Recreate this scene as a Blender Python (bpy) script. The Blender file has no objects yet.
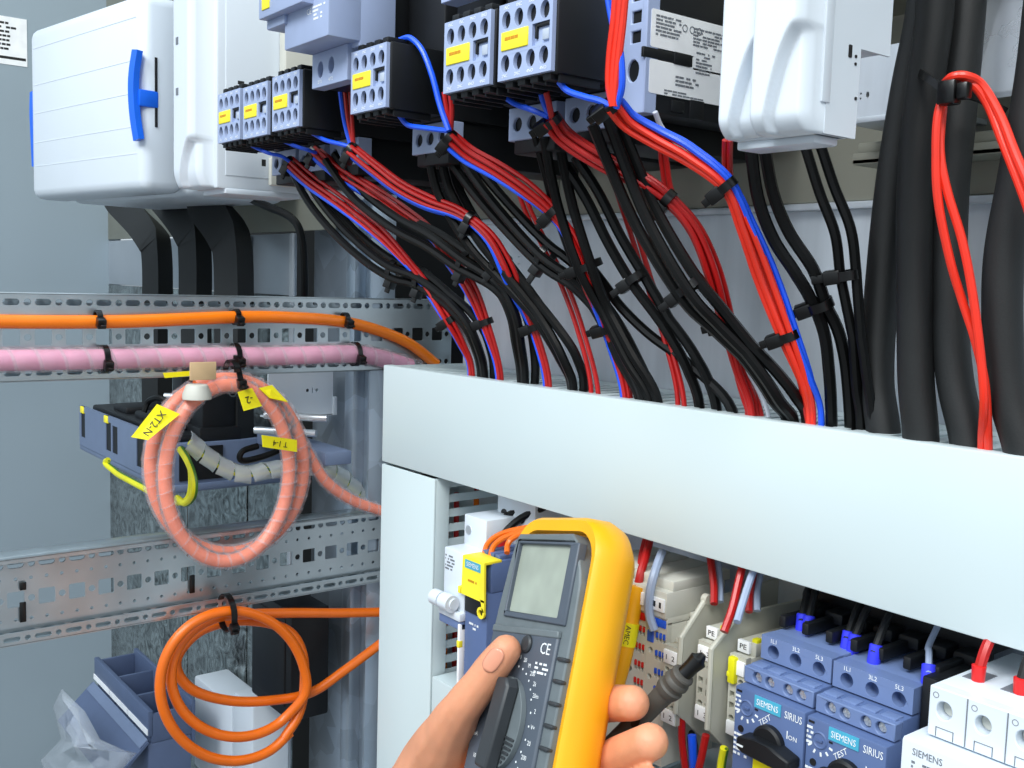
import bpy, bmesh, math, random
from mathutils import Vector, Matrix
from mathutils.geometry import tessellate_polygon
R_ = random.Random(7)
C = bpy.context.scene.collection
SC = bpy.context.scene
# ------------------------------------------------------------------ camera
CAM = Vector((.738, -.441, .151))
RW = Matrix(((0.61262173, -0.09506199, 0.78463867),
             (0.78982131, 0.03643624, -0.61225379),
             (0.02961278, 0.99480431, 0.09740362)))
FPX = 1040.0
cd = bpy.data.cameras.new('camera'); cam = bpy.data.objects.new('camera', cd); C.objects.link(cam)
cam.matrix_world = Matrix.Translation(CAM) @ RW.to_4x4()
cd.sensor_fit = 'HORIZONTAL'; cd.sensor_width = 36; cd.lens = FPX/1024*36
cd.clip_start = .01; cd.clip_end = 50
SC.camera = cam
# ------------------------------------------------------------------ light
def lin(c):
    return tuple((x/12.92 if x <= .04045 else ((x+.055)/1.055)**2.4) for x in c)
w = bpy.data.worlds.new('world'); SC.world = w; w.use_nodes = True
nt = w.node_tree; bg = nt.nodes['Background']
tc = nt.nodes.new('ShaderNodeTexCoord'); sx = nt.nodes.new('ShaderNodeSeparateXYZ')
rp = nt.nodes.new('ShaderNodeValToRGB')
nt.links.new(tc.outputs['Generated'], sx.inputs[0])
mp = nt.nodes.new('ShaderNodeMapRange'); mp.inputs[1].default_value = -1; mp.inputs[2].default_value = 1
nt.links.new(sx.outputs['Z'], mp.inputs[0]); nt.links.new(mp.outputs[0], rp.inputs[0])
rp.color_ramp.elements[0].color = (*lin((.42, .43, .44)), 1); rp.color_ramp.elements[0].position = .25
rp.color_ramp.elements[1].color = (*lin((.90, .96, 1.0)), 1); rp.color_ramp.elements[1].position = .85
nt.links.new(rp.outputs[0], bg.inputs[0]); bg.inputs[1].default_value = 1.12
def area(name, loc, target, size, power, col=(1, 1, 1)):
    l = bpy.data.lights.new(name, 'AREA'); l.size = size; l.energy = power; l.color = col
    o = bpy.data.objects.new(name, l); C.objects.link(o); o.location = loc
    o.rotation_euler = (Vector(target)-Vector(loc)).to_track_quat('-Z', 'Y').to_euler()
    return o
area('unseen_lamp_light', (.35, -1.75, 1.75), (.1, .05, .1), .9, 31, (.95, .98, 1))  # unseen lamp set above and behind the camera
area('unseen_lamp_light', (1.6, -1.3, 1.6), (.2, .05, .1), .7, 20, (1, .97, .92))  # added unseen lamp, brightens the faces turned right
vs = SC.view_settings
SC.display_settings.display_device = 'sRGB'
vs.view_transform = 'Standard'; vs.look = 'None'; vs.gamma = 1; vs.use_curve_mapping = False; vs.exposure = .35
# ------------------------------------------------------------------ back-projection of a photo pixel on a plane
def ray(x, y):
    v = Vector((x-512, -(y-384), -FPX)); v.normalize(); return RW @ v
def P(x, y, X=None, Y=None, Z=None):
    v = ray(x, y)
    if Y is not None: t = (Y-CAM.y)/v.y
    elif X is not None: t = (X-CAM.x)/v.x
    else: t = (Z-CAM.z)/v.z
    return CAM+v*t
# ------------------------------------------------------------------ materials
MATS = {}
def mat(name, col, rough=.5, metal=0., var=.06, scale=60., bump=0., coat=0., spec=.5, trans=0., alpha=1., spangle=0., sss=0., brush=0, distort=0.):
    m = bpy.data.materials.new(name); m.use_nodes = True
    t = m.node_tree; b = t.nodes['Principled BSDF']
    c = lin(col)
    b.inputs['Roughness'].default_value = rough; b.inputs['Metallic'].default_value = metal
    b.inputs['Specular IOR Level'].default_value = spec
    if coat: b.inputs['Coat Weight'].default_value = coat; b.inputs['Coat Roughness'].default_value = .15
    if trans: b.inputs['Transmission Weight'].default_value = trans
    if alpha < 1: b.inputs['Alpha'].default_value = alpha
    if sss:
        b.inputs['Subsurface Weight'].default_value = sss; b.inputs['Subsurface Radius'].default_value = (.01, .004, .002)
        b.inputs['Subsurface Scale'].default_value = .6
    co = t.nodes.new('ShaderNodeTexCoord')
    n = t.nodes.new('ShaderNodeTexVoronoi' if spangle else 'ShaderNodeTexNoise'); n.inputs['Scale'].default_value = scale
    if brush:
        mpn = t.nodes.new('ShaderNodeMapping'); mpn.inputs['Scale'].default_value = (6, 1, .7); mpn.inputs['Rotation'].default_value = (0, .12, 0)
        t.links.new(co.outputs['Object'], mpn.inputs['Vector']); t.links.new(mpn.outputs[0], n.inputs['Vector']); n.inputs['Detail'].default_value = 6; n.inputs['Scale'].default_value = 9
    else: t.links.new(co.outputs['Object'], n.inputs['Vector'])
    if distort: n.inputs['Distortion'].default_value = distort
    fac = n.outputs['Color'] if spangle else n.outputs[0]
    r = t.nodes.new('ShaderNodeValToRGB')
    v = spangle or var
    r.color_ramp.elements[0].color = (*[max(0, x*(1-v)) for x in c], 1); r.color_ramp.elements[0].position = .3
    r.color_ramp.elements[1].color = (*[min(1, x*(1+v)) for x in c], 1); r.color_ramp.elements[1].position = .7
    t.links.new(fac, r.inputs[0]); t.links.new(r.outputs[0], b.inputs['Base Color'])
    if bump:
        n2 = t.nodes.new('ShaderNodeTexNoise'); n2.inputs['Scale'].default_value = 900 if not spangle else scale*.5
        t.links.new(co.outputs['Object'], n2.inputs['Vector'])
        bp = t.nodes.new('ShaderNodeBump'); bp.inputs['Strength'].default_value = bump; bp.inputs['Distance'].default_value = .001
        t.links.new(n2.outputs[0], bp.inputs['Height']); t.links.new(bp.outputs[0], b.inputs['Normal'])
    MATS[name] = m
    return m
mat('duct_pvc', (.79, .845, .855), .38, var=.02, scale=8)
mat('wall_paint', (.58, .64, .68), .5, var=.04, scale=5)
mat('galvanised', (.70, .75, .80), .42, .75, scale=35, spangle=.12)
mat('mottled_zinc', (.55, .58, .58), .25, .8, var=.75, scale=40, distort=3.)
mat('zinc_sheet', (.80, .83, .86), .4, .5, var=.10, scale=9, brush=1)
mat('sheet_plain', (.72, .75, .78), .4, .5, var=.08, scale=9)
mat('filter_grey', (.42, .48, .59), .45, var=.03)
mat('filter_dark', (.32, .38, .50), .45, var=.03)
mat('shaded_zinc', (.60, .60, .55), .5, .5, var=.08, scale=9)  # tan tone puts shade into the colour of galvanised plate
mat('rail_metal', (.74, .78, .80), .28, .85, var=.08, scale=30)
mat('steel', (.86, .88, .9), .35, .8)
mat('contact_grey', (.63, .69, .82), .45, var=.03)
mat('blue_grey', (.42, .50, .67), .45, var=.03)
mat('dark_blue_grey', (.33, .41, .58), .45, var=.03)
mat('pale_grey', (.70, .74, .80), .45, var=.03)
mat('white_plastic', (.85, .885, .92), .3, var=.015, scale=10)
mat('beige_grey', (.80, .80, .76), .45, var=.02)
mat('terminal_grey', (.75, .75, .70), .45, var=.03)
mat('black_plastic', (.07, .08, .095), .5, var=.15, spec=.35)
mat('black_cable', (.028, .032, .034), .42, var=.2, spec=.25)
mat('hose_black', (.085, .095, .10), .6, var=.12, bump=.1)
mat('tie_black', (.03, .03, .033), .3)
mat('red_wire', (.70, .06, .055), .4, var=.1, coat=.2)
mat('scarlet_wire', (.93, .19, .10), .4, var=.05, coat=.2)
mat('blue_wire', (.07, .34, .93), .4, var=.1, coat=.2)
mat('white_wire', (.80, .82, .86), .4)
mat('grey_wire', (.62, .68, .78), .4)
mat('orange_cable', (1.0, .50, .03), .35, var=.05, coat=.2)
mat('deep_orange', (.92, .43, .04), .38, var=.05, coat=.2)
mat('copper_orange', (1.0, .44, .12), .4, var=.1)
mat('spiral_clear', (.97, .93, .95), .2, alpha=.12, coat=.4)
mat('pink_core', (.86, .55, .68), .5, var=.2, scale=25)
mat('sleeve_clear', (.94, .97, 1.0), .2, alpha=.42, coat=.4)
mat('film_clear', (.85, .88, .92), .12, alpha=.33, coat=.6)
mat('label_yellow', (1.0, .93, .05), .5)
mat('tag_yellow', (1.0, .92, .2), .5)
mat('earth_green', (.25, .45, .10), .45)
mat('earth_yellow', (.90, .88, .10), .45)
mat('holster_yellow', (1.0, .70, .06), .42, var=.05, scale=20, bump=.05)
mat('meter_grey', (.40, .435, .45), .5, var=.08, scale=80)
mat('meter_panel', (.31, .345, .39), .45, var=.06)
mat('meter_dark', (.20, .215, .23), .45)
mat('lcd_glass', (.62, .65, .60), .18, var=.16, scale=40, coat=.5)
mat('probe_grey', (.30, .29, .27), .55, var=.1)
mat('skin', (.87, .60, .46), .5, var=.10, scale=45, bump=.12, sss=.15)
mat('nail', (.85, .58, .47), .25)
mat('print_white', (.92, .94, .95), .5)
mat('print_black', (.08, .08, .09), .5)
mat('print_grey', (.45, .47, .50), .5)
mat('print_amber', (.80, .55, .05), .5)
mat('label_white', (.96, .97, .98), .4)
mat('teal_badge', (.28, .66, .78), .4)
mat('ferrule_blue', (.22, .25, .95), .35)
mat('ferrule_red', (.85, .10, .10), .35)
mat('latch_blue', (.05, .40, .90), .35)
mat('clamp_red', (.80, .12, .10), .45)
mat('clamp_blue', (.14, .36, .85), .45)
mat('tape_tan', (.80, .68, .52), .6)
# ------------------------------------------------------------------ mesh builder
def crom(pts, n=6):
    pts = [Vector(p) for p in pts]
    if len(pts) < 3: 
        return [pts[0].lerp(pts[1], i/n) for i in range(n+1)]
    q = [pts[0]*2-pts[1]]+pts+[pts[-1]*2-pts[-2]]
    out = []
    for i in range(1, len(q)-2):
        a, b, c, d = q[i-1:i+3]
        for k in range(n):
            t = k/n
            out.append(.5*((2*b)+(c-a)*t+(2*a-5*b+4*c-d)*t*t+(3*b-a-3*c+d)*t**3))
    out.append(pts[-1]); return out
def frames(pts):
    T = []
    for i in range(len(pts)):
        v = pts[min(i+1, len(pts)-1)]-pts[max(i-1, 0)]
        T.append(v.normalized() if v.length > 1e-9 else Vector((0, 0, 1)))
    u = T[0].orthogonal().normalized() if abs(T[0].y) > .9 else (Vector((0, 1, 0))-T[0]*T[0].y).normalized()
    F = []
    for t in T:
        u = (u-t*u.dot(t)).normalized(); F.append((t, u, t.cross(u)))
    return F
class B:
    def __init__(s): s.v = []; s.f = []; s.m = []; s.M = None; s.mi = 0
    def add(s, vs, fs):
        o = len(s.v)
        s.v += [(s.M @ Vector(v) if s.M else Vector(v)) for v in vs]
        s.f += [tuple(o+i for i in f) for f in fs]; s.m += [s.mi]*len(fs); return s
    def box(s, x0, x1, y0, y1, z0, z1, bev=0., seg=2):
        bm = bmesh.new(); bmesh.ops.create_cube(bm, size=1)
        for v in bm.verts:
            v.co = Vector(((x0+x1)/2+v.co.x*(x1-x0), (y0+y1)/2+v.co.y*(y1-y0), (z0+z1)/2+v.co.z*(z1-z0)))
        if bev:
            bmesh.ops.bevel(bm, geom=list(bm.edges), offset=min(bev, .49*min(abs(x1-x0), abs(y1-y0), abs(z1-z0))), segments=seg, profile=.5, affect='EDGES')
        bm.verts.index_update()
        s.add([v.co.copy() for v in bm.verts], [[v.index for v in f.verts] for f in bm.faces]); bm.free(); return s
    def plate(s, outer, holes, o, u, v, d):
        """polygon with holes in frame o,u,v, extruded by vector d"""
        o, u, v, d = Vector(o), Vector(u), Vector(v), Vector(d)
        loops = [outer]+list(holes)
        flat = [p for l in loops for p in l]
        tri = tessellate_polygon([[Vector((p[0], p[1], 0)) for p in l] for l in loops])
        vs = [o+u*p[0]+v*p[1] for p in flat]; n = len(vs)
        nrm = u.cross(v)
        front = []
        for t in tri:
            a, b, c = [vs[i] for i in t]
            k = (b-a).cross(c-a).dot(d)
            front.append(tuple(t) if k < 0 else tuple(reversed(t)))
        fs = front+[tuple(n+i for i in reversed(t)) for t in front]
        st = 0
        for li, l in enumerate(loops):
            m = len(l)
            ar = sum(l[i][0]*l[(i+1) % m][1]-l[(i+1) % m][0]*l[i][1] for i in range(m))
            ccw = (ar > 0) == (nrm.dot(d) < 0)
            for i in range(m):
                a, b = st+i, st+(i+1) % m
                q = (a, a+n, b+n, b)
                if (li == 0) != ccw: q = tuple(reversed(q))
                fs.append(q)
            st += m
        s.add(vs+[p+d for p in vs], fs); return s
    def tube(s, pts, r, n=8, cap=True):
        F = frames(pts); vs = []; fs = []
        L = len(pts)
        for i, (p, (t, u, w_)) in enumerate(zip(pts, F)):
            rr = r[i] if isinstance(r, (list, tuple)) else r
            for k in range(n):
                a = 2*math.pi*k/n; vs.append(p+(u*math.cos(a)+w_*math.sin(a))*rr)
        for i in range(L-1):
            for k in range(n):
                a, b = i*n+k, i*n+(k+1) % n; fs.append((a, b, b+n, a+n))
        if cap: fs += [tuple(reversed(range(n))), tuple(range((L-1)*n, L*n))]
        s.add(vs, fs); return s
    def cyl(s, p0, p1, r0, r1=None, n=16):
        p0, p1 = Vector(p0), Vector(p1); r1 = r0 if r1 is None else r1
        t = (p1-p0).normalized(); u = t.orthogonal().normalized(); w_ = t.cross(u)
        vs = [p+(u*math.cos(2*math.pi*k/n)+w_*math.sin(2*math.pi*k/n))*r for p, r in ((p0, r0), (p1, r1)) for k in range(n)]
        fs = [(k, (k+1) % n, (k+1) % n+n, k+n) for k in range(n)]+[tuple(reversed(range(n))), tuple(range(n, 2*n))]
        s.add(vs, fs); return s
    def lathe(s, p0, axis, prof, n=20):
        p0 = Vector(p0); t = Vector(axis).normalized(); u = t.orthogonal().normalized(); w_ = t.cross(u)
        vs = []; fs = []
        for h, r in prof:
            for k in range(n):
                a = 2*math.pi*k/n; vs.append(p0+t*h+(u*math.cos(a)+w_*math.sin(a))*max(r, 1e-5))
        for i in range(len(prof)-1):
            for k in range(n):
                a, b = i*n+k, i*n+(k+1) % n; fs.append((a, b, b+n, a+n))
        fs += [tuple(reversed(range(n))), tuple(range((len(prof)-1)*n, len(prof)*n))]
        s.add(vs, fs); return s
    def ribbon(s, pts, wdir, wid, th):
        """flat strip along pts, width wid along wdir, thickness th"""
        F = frames(pts); vs = []; fs = []; L = len(pts)
        for i, (p, (t, u, w_)) in enumerate(zip(pts, F)):
            d = Vector(wdir[i] if isinstance(wdir, list) else wdir); d = (d-t*d.dot(t)).normalized(); e = t.cross(d)
            for a, b in ((-1, -1), (1, -1), (1, 1), (-1, 1)): vs.append(p+d*a*wid/2+e*b*th/2)
        for i in range(L-1):
            for k in range(4):
                a, b = i*4+k, i*4+(k+1) % 4; fs.append((a, b, b+4, a+4))
        fs += [(3, 2, 1, 0), tuple(range(L*4-4, L*4))]
        s.add(vs, fs); return s
def rect(x0, x1, y0, y1): return [(x0, y0), (x1, y0), (x1, y1), (x0, y1)]
def circ(x, y, r, n=14, ry=None): return [(x+r*math.cos(2*math.pi*k/n), y+(ry or r)*math.sin(2*math.pi*k/n)) for k in range(n)]
def slot(x, y, w_, h): 
    r = h/2; a = w_/2-r; out = []
    for k in range(9): t = -math.pi/2+math.pi*k/8; out.append((x+a+r*math.cos(t), y+r*math.sin(t)))
    for k in range(9): t = math.pi/2+math.pi*k/8; out.append((x-a+r*math.cos(t), y+r*math.sin(t)))
    return out
def rrect(x0, x1, y0, y1, r, n=5):
    out = []
    for cx, cy, a0 in ((x1-r, y0+r, -90), (x1-r, y1-r, 0), (x0+r, y1-r, 90), (x0+r, y0+r, 180)):
        for k in range(n+1):
            a = math.radians(a0+90*k/n); out.append((cx+r*math.cos(a), cy+r*math.sin(a)))
    return out
def mk(name, b, mats, parent=None, loc=None, bev=0., smooth=35):
    me = bpy.data.meshes.new(name); me.from_pydata([tuple(v) for v in b.v], [], b.f)
    for m in ([mats] if isinstance(mats, str) else mats): me.materials.append(MATS[m])
    if len(me.materials) > 1: me.polygons.foreach_set('material_index', b.m)
    me.validate()
    if smooth:
        me.polygons.foreach_set('use_smooth', [True]*len(me.polygons)); me.set_sharp_from_angle(angle=math.radians(smooth))
    o = bpy.data.objects.new(name, me); C.objects.link(o)
    if parent: o.parent = parent
    if loc is not None: o.location = loc
    if bev:
        md = o.modifiers.new('bevel', 'BEVEL'); md.width = bev; md.segments = 2; md.limit_method = 'ANGLE'; md.angle_limit = math.radians(60)
    return o
def thing(name, label, cat, loc=(0, 0, 0), group=None, rot=None):
    o = bpy.data.objects.new(name, None); C.objects.link(o); o.location = loc; o.empty_display_size = .02
    if rot: o.rotation_euler = rot
    o['label'] = label; o['category'] = cat
    if group: o['group'] = group
    return o
def tag(o, label, cat, group=None):
    o['label'] = label; o['category'] = cat
    if group: o['group'] = group
    return o
def struct(name, b, m, **k):
    o = mk(name, b, m, **k); o['kind'] = 'structure'; return o
def dup(root, loc, label, group=None):
    r = root.copy(); C.objects.link(r); r.location = loc; r['label'] = label
    if group: r['group'] = group
    for ch in list(root.children):
        c = ch.copy(); C.objects.link(c); c.parent = r
        for g in ch.children:
            d = g.copy(); C.objects.link(d); d.parent = c
    return r
XZ = ((1, 0, 0), (0, 0, 1)); YZ = ((0, 1, 0), (0, 0, 1)); XY = ((1, 0, 0), (0, 1, 0))
_tx = {}
def textmesh(body):
    if body not in _tx:
        cu = bpy.data.curves.new('writing', 'FONT'); cu.body = body; cu.size = 1; cu.align_x = 'CENTER'; cu.align_y = 'CENTER'; cu.extrude = .02
        cu.resolution_u = 2
        o = bpy.data.objects.new('writing', cu); C.objects.link(o)
        me = bpy.data.meshes.new_from_object(o.evaluated_get(bpy.context.evaluated_depsgraph_get()))
        _tx[body] = ([v.co.copy() for v in me.vertices], [tuple(p.vertices) for p in me.polygons])
        bpy.data.objects.remove(o); bpy.data.curves.remove(cu); bpy.data.meshes.remove(me)
    return _tx[body]
def write(b, body, o, u, v, size, n=None, sx=1.):
    """writing centred at o, along u, upright v; raised a hair along n"""
    vs, fs = textmesh(body); o, u, v = Vector(o), Vector(u).normalized(), Vector(v).normalized(); n = u.cross(v)
    b.add([o+u*p.x*size*sx+v*p.y*size+n*(p.z*size*.3+.0001) for p in vs], fs)
def lines(b, o, u, v, w_, h, rows, seed=1, fill=.8, n=None):
    """illegible small print: rows of short raised dashes"""
    r = random.Random(seed); o, u, v = Vector(o), Vector(u).normalized(), Vector(v).normalized(); n = u.cross(v)
    rh = h/rows
    for i in range(rows):
        x = 0
        while x < w_*(.6+.4*r.random()):
            l = w_*r.uniform(.05, .16)
            if r.random() < fill and x+l <= w_:
                a = o+u*x-v*(i*rh)
                b.plate(rect(0, l*.85, -rh*.5, 0), [], a, u, v, n*.00015)
            x += l
# ================================================================== SETTING
WX = -1.0; PY = .08
b = B().box(WX-.01, WX, -.9, PY+.02, -1.3, .9); struct('wall_left', b, 'wall_paint')
b = B()
for x0, x1 in ((-1.0, -.655), (-.652, -.455), (-.45, -.33)):
    b.box(x0, x1, PY, PY+.004, -1.3, .128, .001)
struct('wall_back', b, 'mottled_zinc')
b = B().box(-1.0, -.33, PY+.0005, PY+.004, .1285, .198, .001).box(-.46, -.44, PY-.006, PY, .1, .198, .003).box(-.335, -.325, PY-.004, PY, -.5, .198, .002)
struct('trim_1', b, 'sheet_plain')
b = B().box(-1.0, -.24, PY, PY+.004, .2, .9, .001); struct('wall_back', b, 'shaded_zinc')
# mounting plate of the right bay: lower galvanised plate, upper part tinted tan for the shade on it
b = B().plate(rect(0, .95, -.6, .198), [rect(.073, .0765, z, z+.0009) for z in (.160, .1655, .171)], (0, PY, 0), *XZ, (0, .003, 0))
struct('wall_back', b, 'zinc_sheet')
b = B().box(0, .95, PY-.004, PY+.003, .2025, .9, .001).box(.125, .1262, PY-.0046, PY-.004, .2025, .9); struct('wall_back', b, 'shaded_zinc')
b = B().box(0, .95, PY-.006, PY+.002, .198, .2022, .0008); struct('trim_2', b, 'zinc_sheet')
# cabinet post between the bays
b = B().box(-.345, -.248, .112, .135, -.6, .7, .002).box(-.25, -.229, .100, .135, -.6, .7, .005).box(-.229, -.207, .113, .135, -.6, .7, .002).box(-.209, -.204, .106, .135, -.6, .7, .001)
struct('trim_3', b, 'galvanised')
b = B().box(-.95, .0, .24, .25, -.6, .9); struct('wall_back', b, 'black_plastic')  # black backdrop, its colour stands in for the darkness of the gap
b = B().box(-.28, .95, PY+.01, .26, -.62, -.6); struct('floor', b, 'zinc_sheet')
# perforated white upright at the plate's edge
UX = -.178
b = B(); hs = []
for i in range(12):
    z = .06+i*.025; hs.append(rect(-.005, .0055, z, z+.011)); hs.append(circ(.0, z+.018, .0028, 10))
b.plate(rect(-.0135, .0135, .04, .5), hs, (UX, .215, 0), *XZ, (0, .0015, 0))
b.box(UX+.0135, UX+.022, .215, .238, .04, .5, .001)
o = thing('perforated_upright', 'white perforated upright strip at the left edge of the back plate, behind the wires', 'rail', (UX, .215, 0))
for i in range(len(b.v)): b.v[i] = Vector(b.v[i])-Vector((UX, .215, 0))
mk('channel', b, 'rail_metal', o)

# ------------------------------------------------------------------ perforated rails along the left side
RX = -.2
def rail(name, label, z0, z1, y0=-.33, y1=.205, lip=False):
    o = thing(name, label, 'rail', (RX, y0, z0)); H = z1-z0; L = y1-y0
    b = B(); hs = []; k = 0; y = .010
    while y < L-.02:
        for zz in (.007, H-.007):
            hs.append(slot(y+.0063, zz, .0132, .0054)); hs.append(circ(y+.019, zz, .0029, 12))
        hs.append(rrect(y-.0006, y+.0130, H*.5-.0068, H*.5+.0068, .0008, 1)); hs.append(circ(y+.0188, H*.5, .0029, 12))
        if lip:
            for zz in (.26, .74): hs.append(circ(y+.0061, H*zz, .0016, 8)); hs.append(circ(y+.0185, H*zz, .0016, 8))
        y += .025
    b.plate(rect(0, L, 0, H), hs, (0, 0, 0), *YZ, (-.0015, 0, 0))
    mk('web', b, 'rail_metal', o)
    f = B()
    for z, s in ((0, 1), (H, -1)):
        f.box(-.022, 0, 0, L, z-.0008, z+.0008, .0004)
        hs2 = []; y = .004
        while y < L-.02: hs2.append(slot(y+.006, s*.006, .0125, .0036)); y += .025
        f.plate(rect(0, L, min(0, s*.012), max(0, s*.012)), hs2, (-.022, 0, z), *YZ, (-.0012, 0, 0))
    if lip:
        for z, up in ((0, 1), (H, 0)):
            f.box(-.001, .0075, 0, L, z-.0006, z+.0006, .0004)
        hs3 = []; y = .004
        while y < L-.03: hs3.append(slot(y+.007, .0048, .0135, .0042)); hs3.append(circ(y+.0195, .0048, .0024, 10)); y += .025
        f.plate(rect(0, L, -.001, .0105), hs3, (.0075, 0, 0), *YZ, (-.0012, 0, 0))
        f.plate(rect(0, L, H-.0035, H+.0006), [], (.0075, 0, 0), *YZ, (-.001, 0, 0))
    mk('flange', f, 'rail_metal', o)
    return o
rail('perforated_rail', 'upper perforated metal rail carrying the orange cable and the pink wrapped bundle', .056, .1295)
rail('perforated_rail', 'lower perforated metal rail, between the two hanging cable coils', -.168, -.094, lip=True)

# ------------------------------------------------------------------ wiring ducts
def fingers(b, o, u, v, length, h, d, pitch=.0125, sl=.0052, m=.012):
    """slotted duct wall: slots open across v"""
    hs = []; x = .006
    while x < length-.01: hs.append(rect(x, x+sl, m*.35, h-m)); x += pitch
    b.plate(rect(0, length, 0, h), hs, o, u, v, d)
t = thing('cable_duct', 'long pale plastic cable duct with smooth cover running across the middle', 'cable duct', (0, 0, 0))
DL = .62
def taper(b):
    for i in range(len(b.v)): b.v[i] = Vector((b.v[i].x, b.v[i].y, b.v[i].z*(1+.075*b.v[i].x)))
    return b
b = B().box(0, DL, 0, .0022, 0, .0802, .001).box(0, DL, .0018, .009, .0788, .0802, .0006).box(0, DL, .0018, .012, 0, .002, .0006)
mk('cover', taper(b), 'duct_pvc', t)
b = B(); fingers(b, (0, .004, .0796), (1, 0, 0), (0, 1, 0), DL, .072, (0, 0, -.0016), sl=.0045, m=.016)
fingers(b, (0, .004, .003), (1, 0, 0), (0, 1, 0), DL, .072, (0, 0, .0016))
b.box(0, DL, .0765, .0785, .001, .0796)
mk('slotted_body', taper(b), 'duct_pvc', t)
t = thing('cable_duct', 'upright pale plastic cable duct with a slotted side, under the long duct', 'cable duct', (0, 0, -.60))
b = B().box(.0, .0795, 0, .0022, 0, .598, .001).box(.0775, .0795, .0018, .0145, 0, .598, .0006).box(0, .002, .0018, .0145, 0, .598, .0006)
mk('cover', b, 'duct_pvc', t)
b = B(); fingers(b, (.0775, .004, 0), (0, 0, 1), (0, 1, 0), .597, .072, (-.0016, 0, 0), pitch=.0118, sl=.0056, m=.003)
fingers(b, (.002, .004, 0), (0, 0, 1), (0, 1, 0), .597, .072, (.0016, 0, 0))
b.box(.001, .0785, .0765, .0785, 0, .597)
mk('slotted_body', b, 'duct_pvc', t)
t = thing('cable_duct', 'low pale plastic duct, its corner showing behind the wrist', 'cable duct', (.082, 0, -.241))
b = B().box(0, .60, 0, .0022, 0, .083, .002).box(0, .60, .0018, .03, .081, .083, .0008).box(0, .002, .001, .07, 0, .083, .0008)
mk('cover', b, 'duct_pvc', t)
b = B(); fingers(b, (0, .03, .081), (1, 0, 0), (0, 1, 0), .60, .046, (0, 0, -.0016)); b.box(0, .6, .0765, .0785, .001, .0785)
mk('slotted_body', b, 'duct_pvc', t)
# a few loose wires seen through the slots of the upright duct
for i, (x, y, m) in enumerate(((.064, .022, 'orange_cable'), (.058, .036, 'red_wire'), (.066, .05, 'orange_cable'), (.05, .062, 'red_wire'))):
    b = B().tube(crom([(x, y, -.5), (x+.004, y, -.3), (x-.003, y+.004, -.15), (x, y, -.02)], 6), .0022, 8)
    tag(mk('wire', b, m), ('orange' if 'or' in m else 'red')+' wire inside the upright duct, glimpsed through its slots', 'wire', 'wires inside the upright duct')

# ================================================================== LEFT BAY
# big white inverter, turned a little to the camera
t = thing('inverter', 'big white inverter box with blue latches at the top left', 'inverter', (-.2883, -.10, .2285), rot=(0, 0, math.radians(9)))
W_ = .262
b = B().box(-W_, 0, 0, .045, 0, .188, .011, 3)
for z in (.036, .062, .094, .125, .165): b.box(-W_+.013, -.012, -.0003, .001, z, z+.0008)
mk('front_lid', b, 'white_plastic', t)
b = B().box(-W_-.003, .0, .0455, .165, -.001, .192, .01, 3).box(-.001, .0012, .05, .058, .03, .17, .001)
mk('housing', b, 'white_plastic', t)
for x, yy, zc, rev in ((-.002, -.003, .090, 1), (-W_-.0075, .010, .080, -1)):
    b = B().ribbon(crom([Vector((x, yy-.001, zc+.042)), Vector((x-rev*.003, yy-.003, zc+.02)), Vector((x-rev*.004, yy-.003, zc)), Vector((x-rev*.003, yy-.002, zc-.02)), Vector((x, yy, zc-.042))], 4), (1, 0, 0), .011, .006)
    b.box(min(x-rev*.005, x+rev*.0035), max(x-rev*.005, x+rev*.0035), yy-.001, yy+.019, zc-.010, zc+.006, .0015)
    mk('latch', b, 'latch_blue', t)
b = B().box(-.0015, .0010, .0125, .015, .062, .128)
mk('latch_slot', b, 'print_black', t)

def curved_strip(b, x0, x1, y0, y1, z0, z1, ux0, zt, dep=.007, nx=44, nz=140):
    """curved white front strip with a scooped hollow at its lower right"""
    vs = []; fs = []
    for j in range(nz+1):
        v = j/nz; z = z0+(z1-z0)*v
        for i in range(nx+1):
            u = i/nx; x = x0+(x1-x0)*u
            y = y0+.006*max(0, (.18-u)/.18)**2+.006*max(0, (u-.86)/.14)**2+.005*max(0, (.05-v)/.05)**2
            q = (u-ux0)/(1-ux0)
            if q > 0:
                top = zt*(1-(1-q)**2.2)
                e = min(1, max(0, (top-(z-z0))/.004))*min(1, q*9)
                y += dep*e*e*(3-2*e)
            vs.append((x, y, z))
    n = nx+1
    for j in range(nz):
        for i in range(nx): a = j*n+i; fs.append((a, a+1, a+1+n, a+n))
    k = len(vs)
    ring = [i for i in range(n)]+[j*n+nx for j in range(1, nz+1)]+[nz*n+i for i in range(nx-1, -1, -1)]+[j*n for j in range(nz-1, 0, -1)]
    for r in ring: vs.append((vs[r][0], y1, vs[r][2]))
    for i in range(len(ring)):
        a, c = ring[i], ring[(i+1) % len(ring)]; fs.append((c, a, k+i, k+(i+1) % len(ring)))
    fs.append(tuple(k+i for i in range(len(ring))))
    b.add(vs, fs)
def slim(name, label, loc, width, strips, depth, hgt, marks):
    t = thing(name, label, 'drive module', loc)
    b = B().box(0, width, .022, depth, .0, hgt, .0025).box(width-.006, width+.0008, .03, depth-.01, .012, hgt-.01, .0006)
    b.box(.0, width, .03, depth*.6, -.004, .001, .001)
    mk('housing', b, 'white_plastic', t)
    for x0, x1, y0 in strips:
        b = B(); curved_strip(b, x0, x1, y0, .03, .001, hgt, .33, .043)
        mk('front_cover', b, 'white_plastic', t, smooth=100)
    for y, z, w_, h in marks: mk('vent_slot', B().plate(rect(-w_/2, w_/2, -h/2, h/2), [], (width+.0009, y, z), *YZ, (-.0012, 0, 0)), 'print_black', t)
    return t
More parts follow.
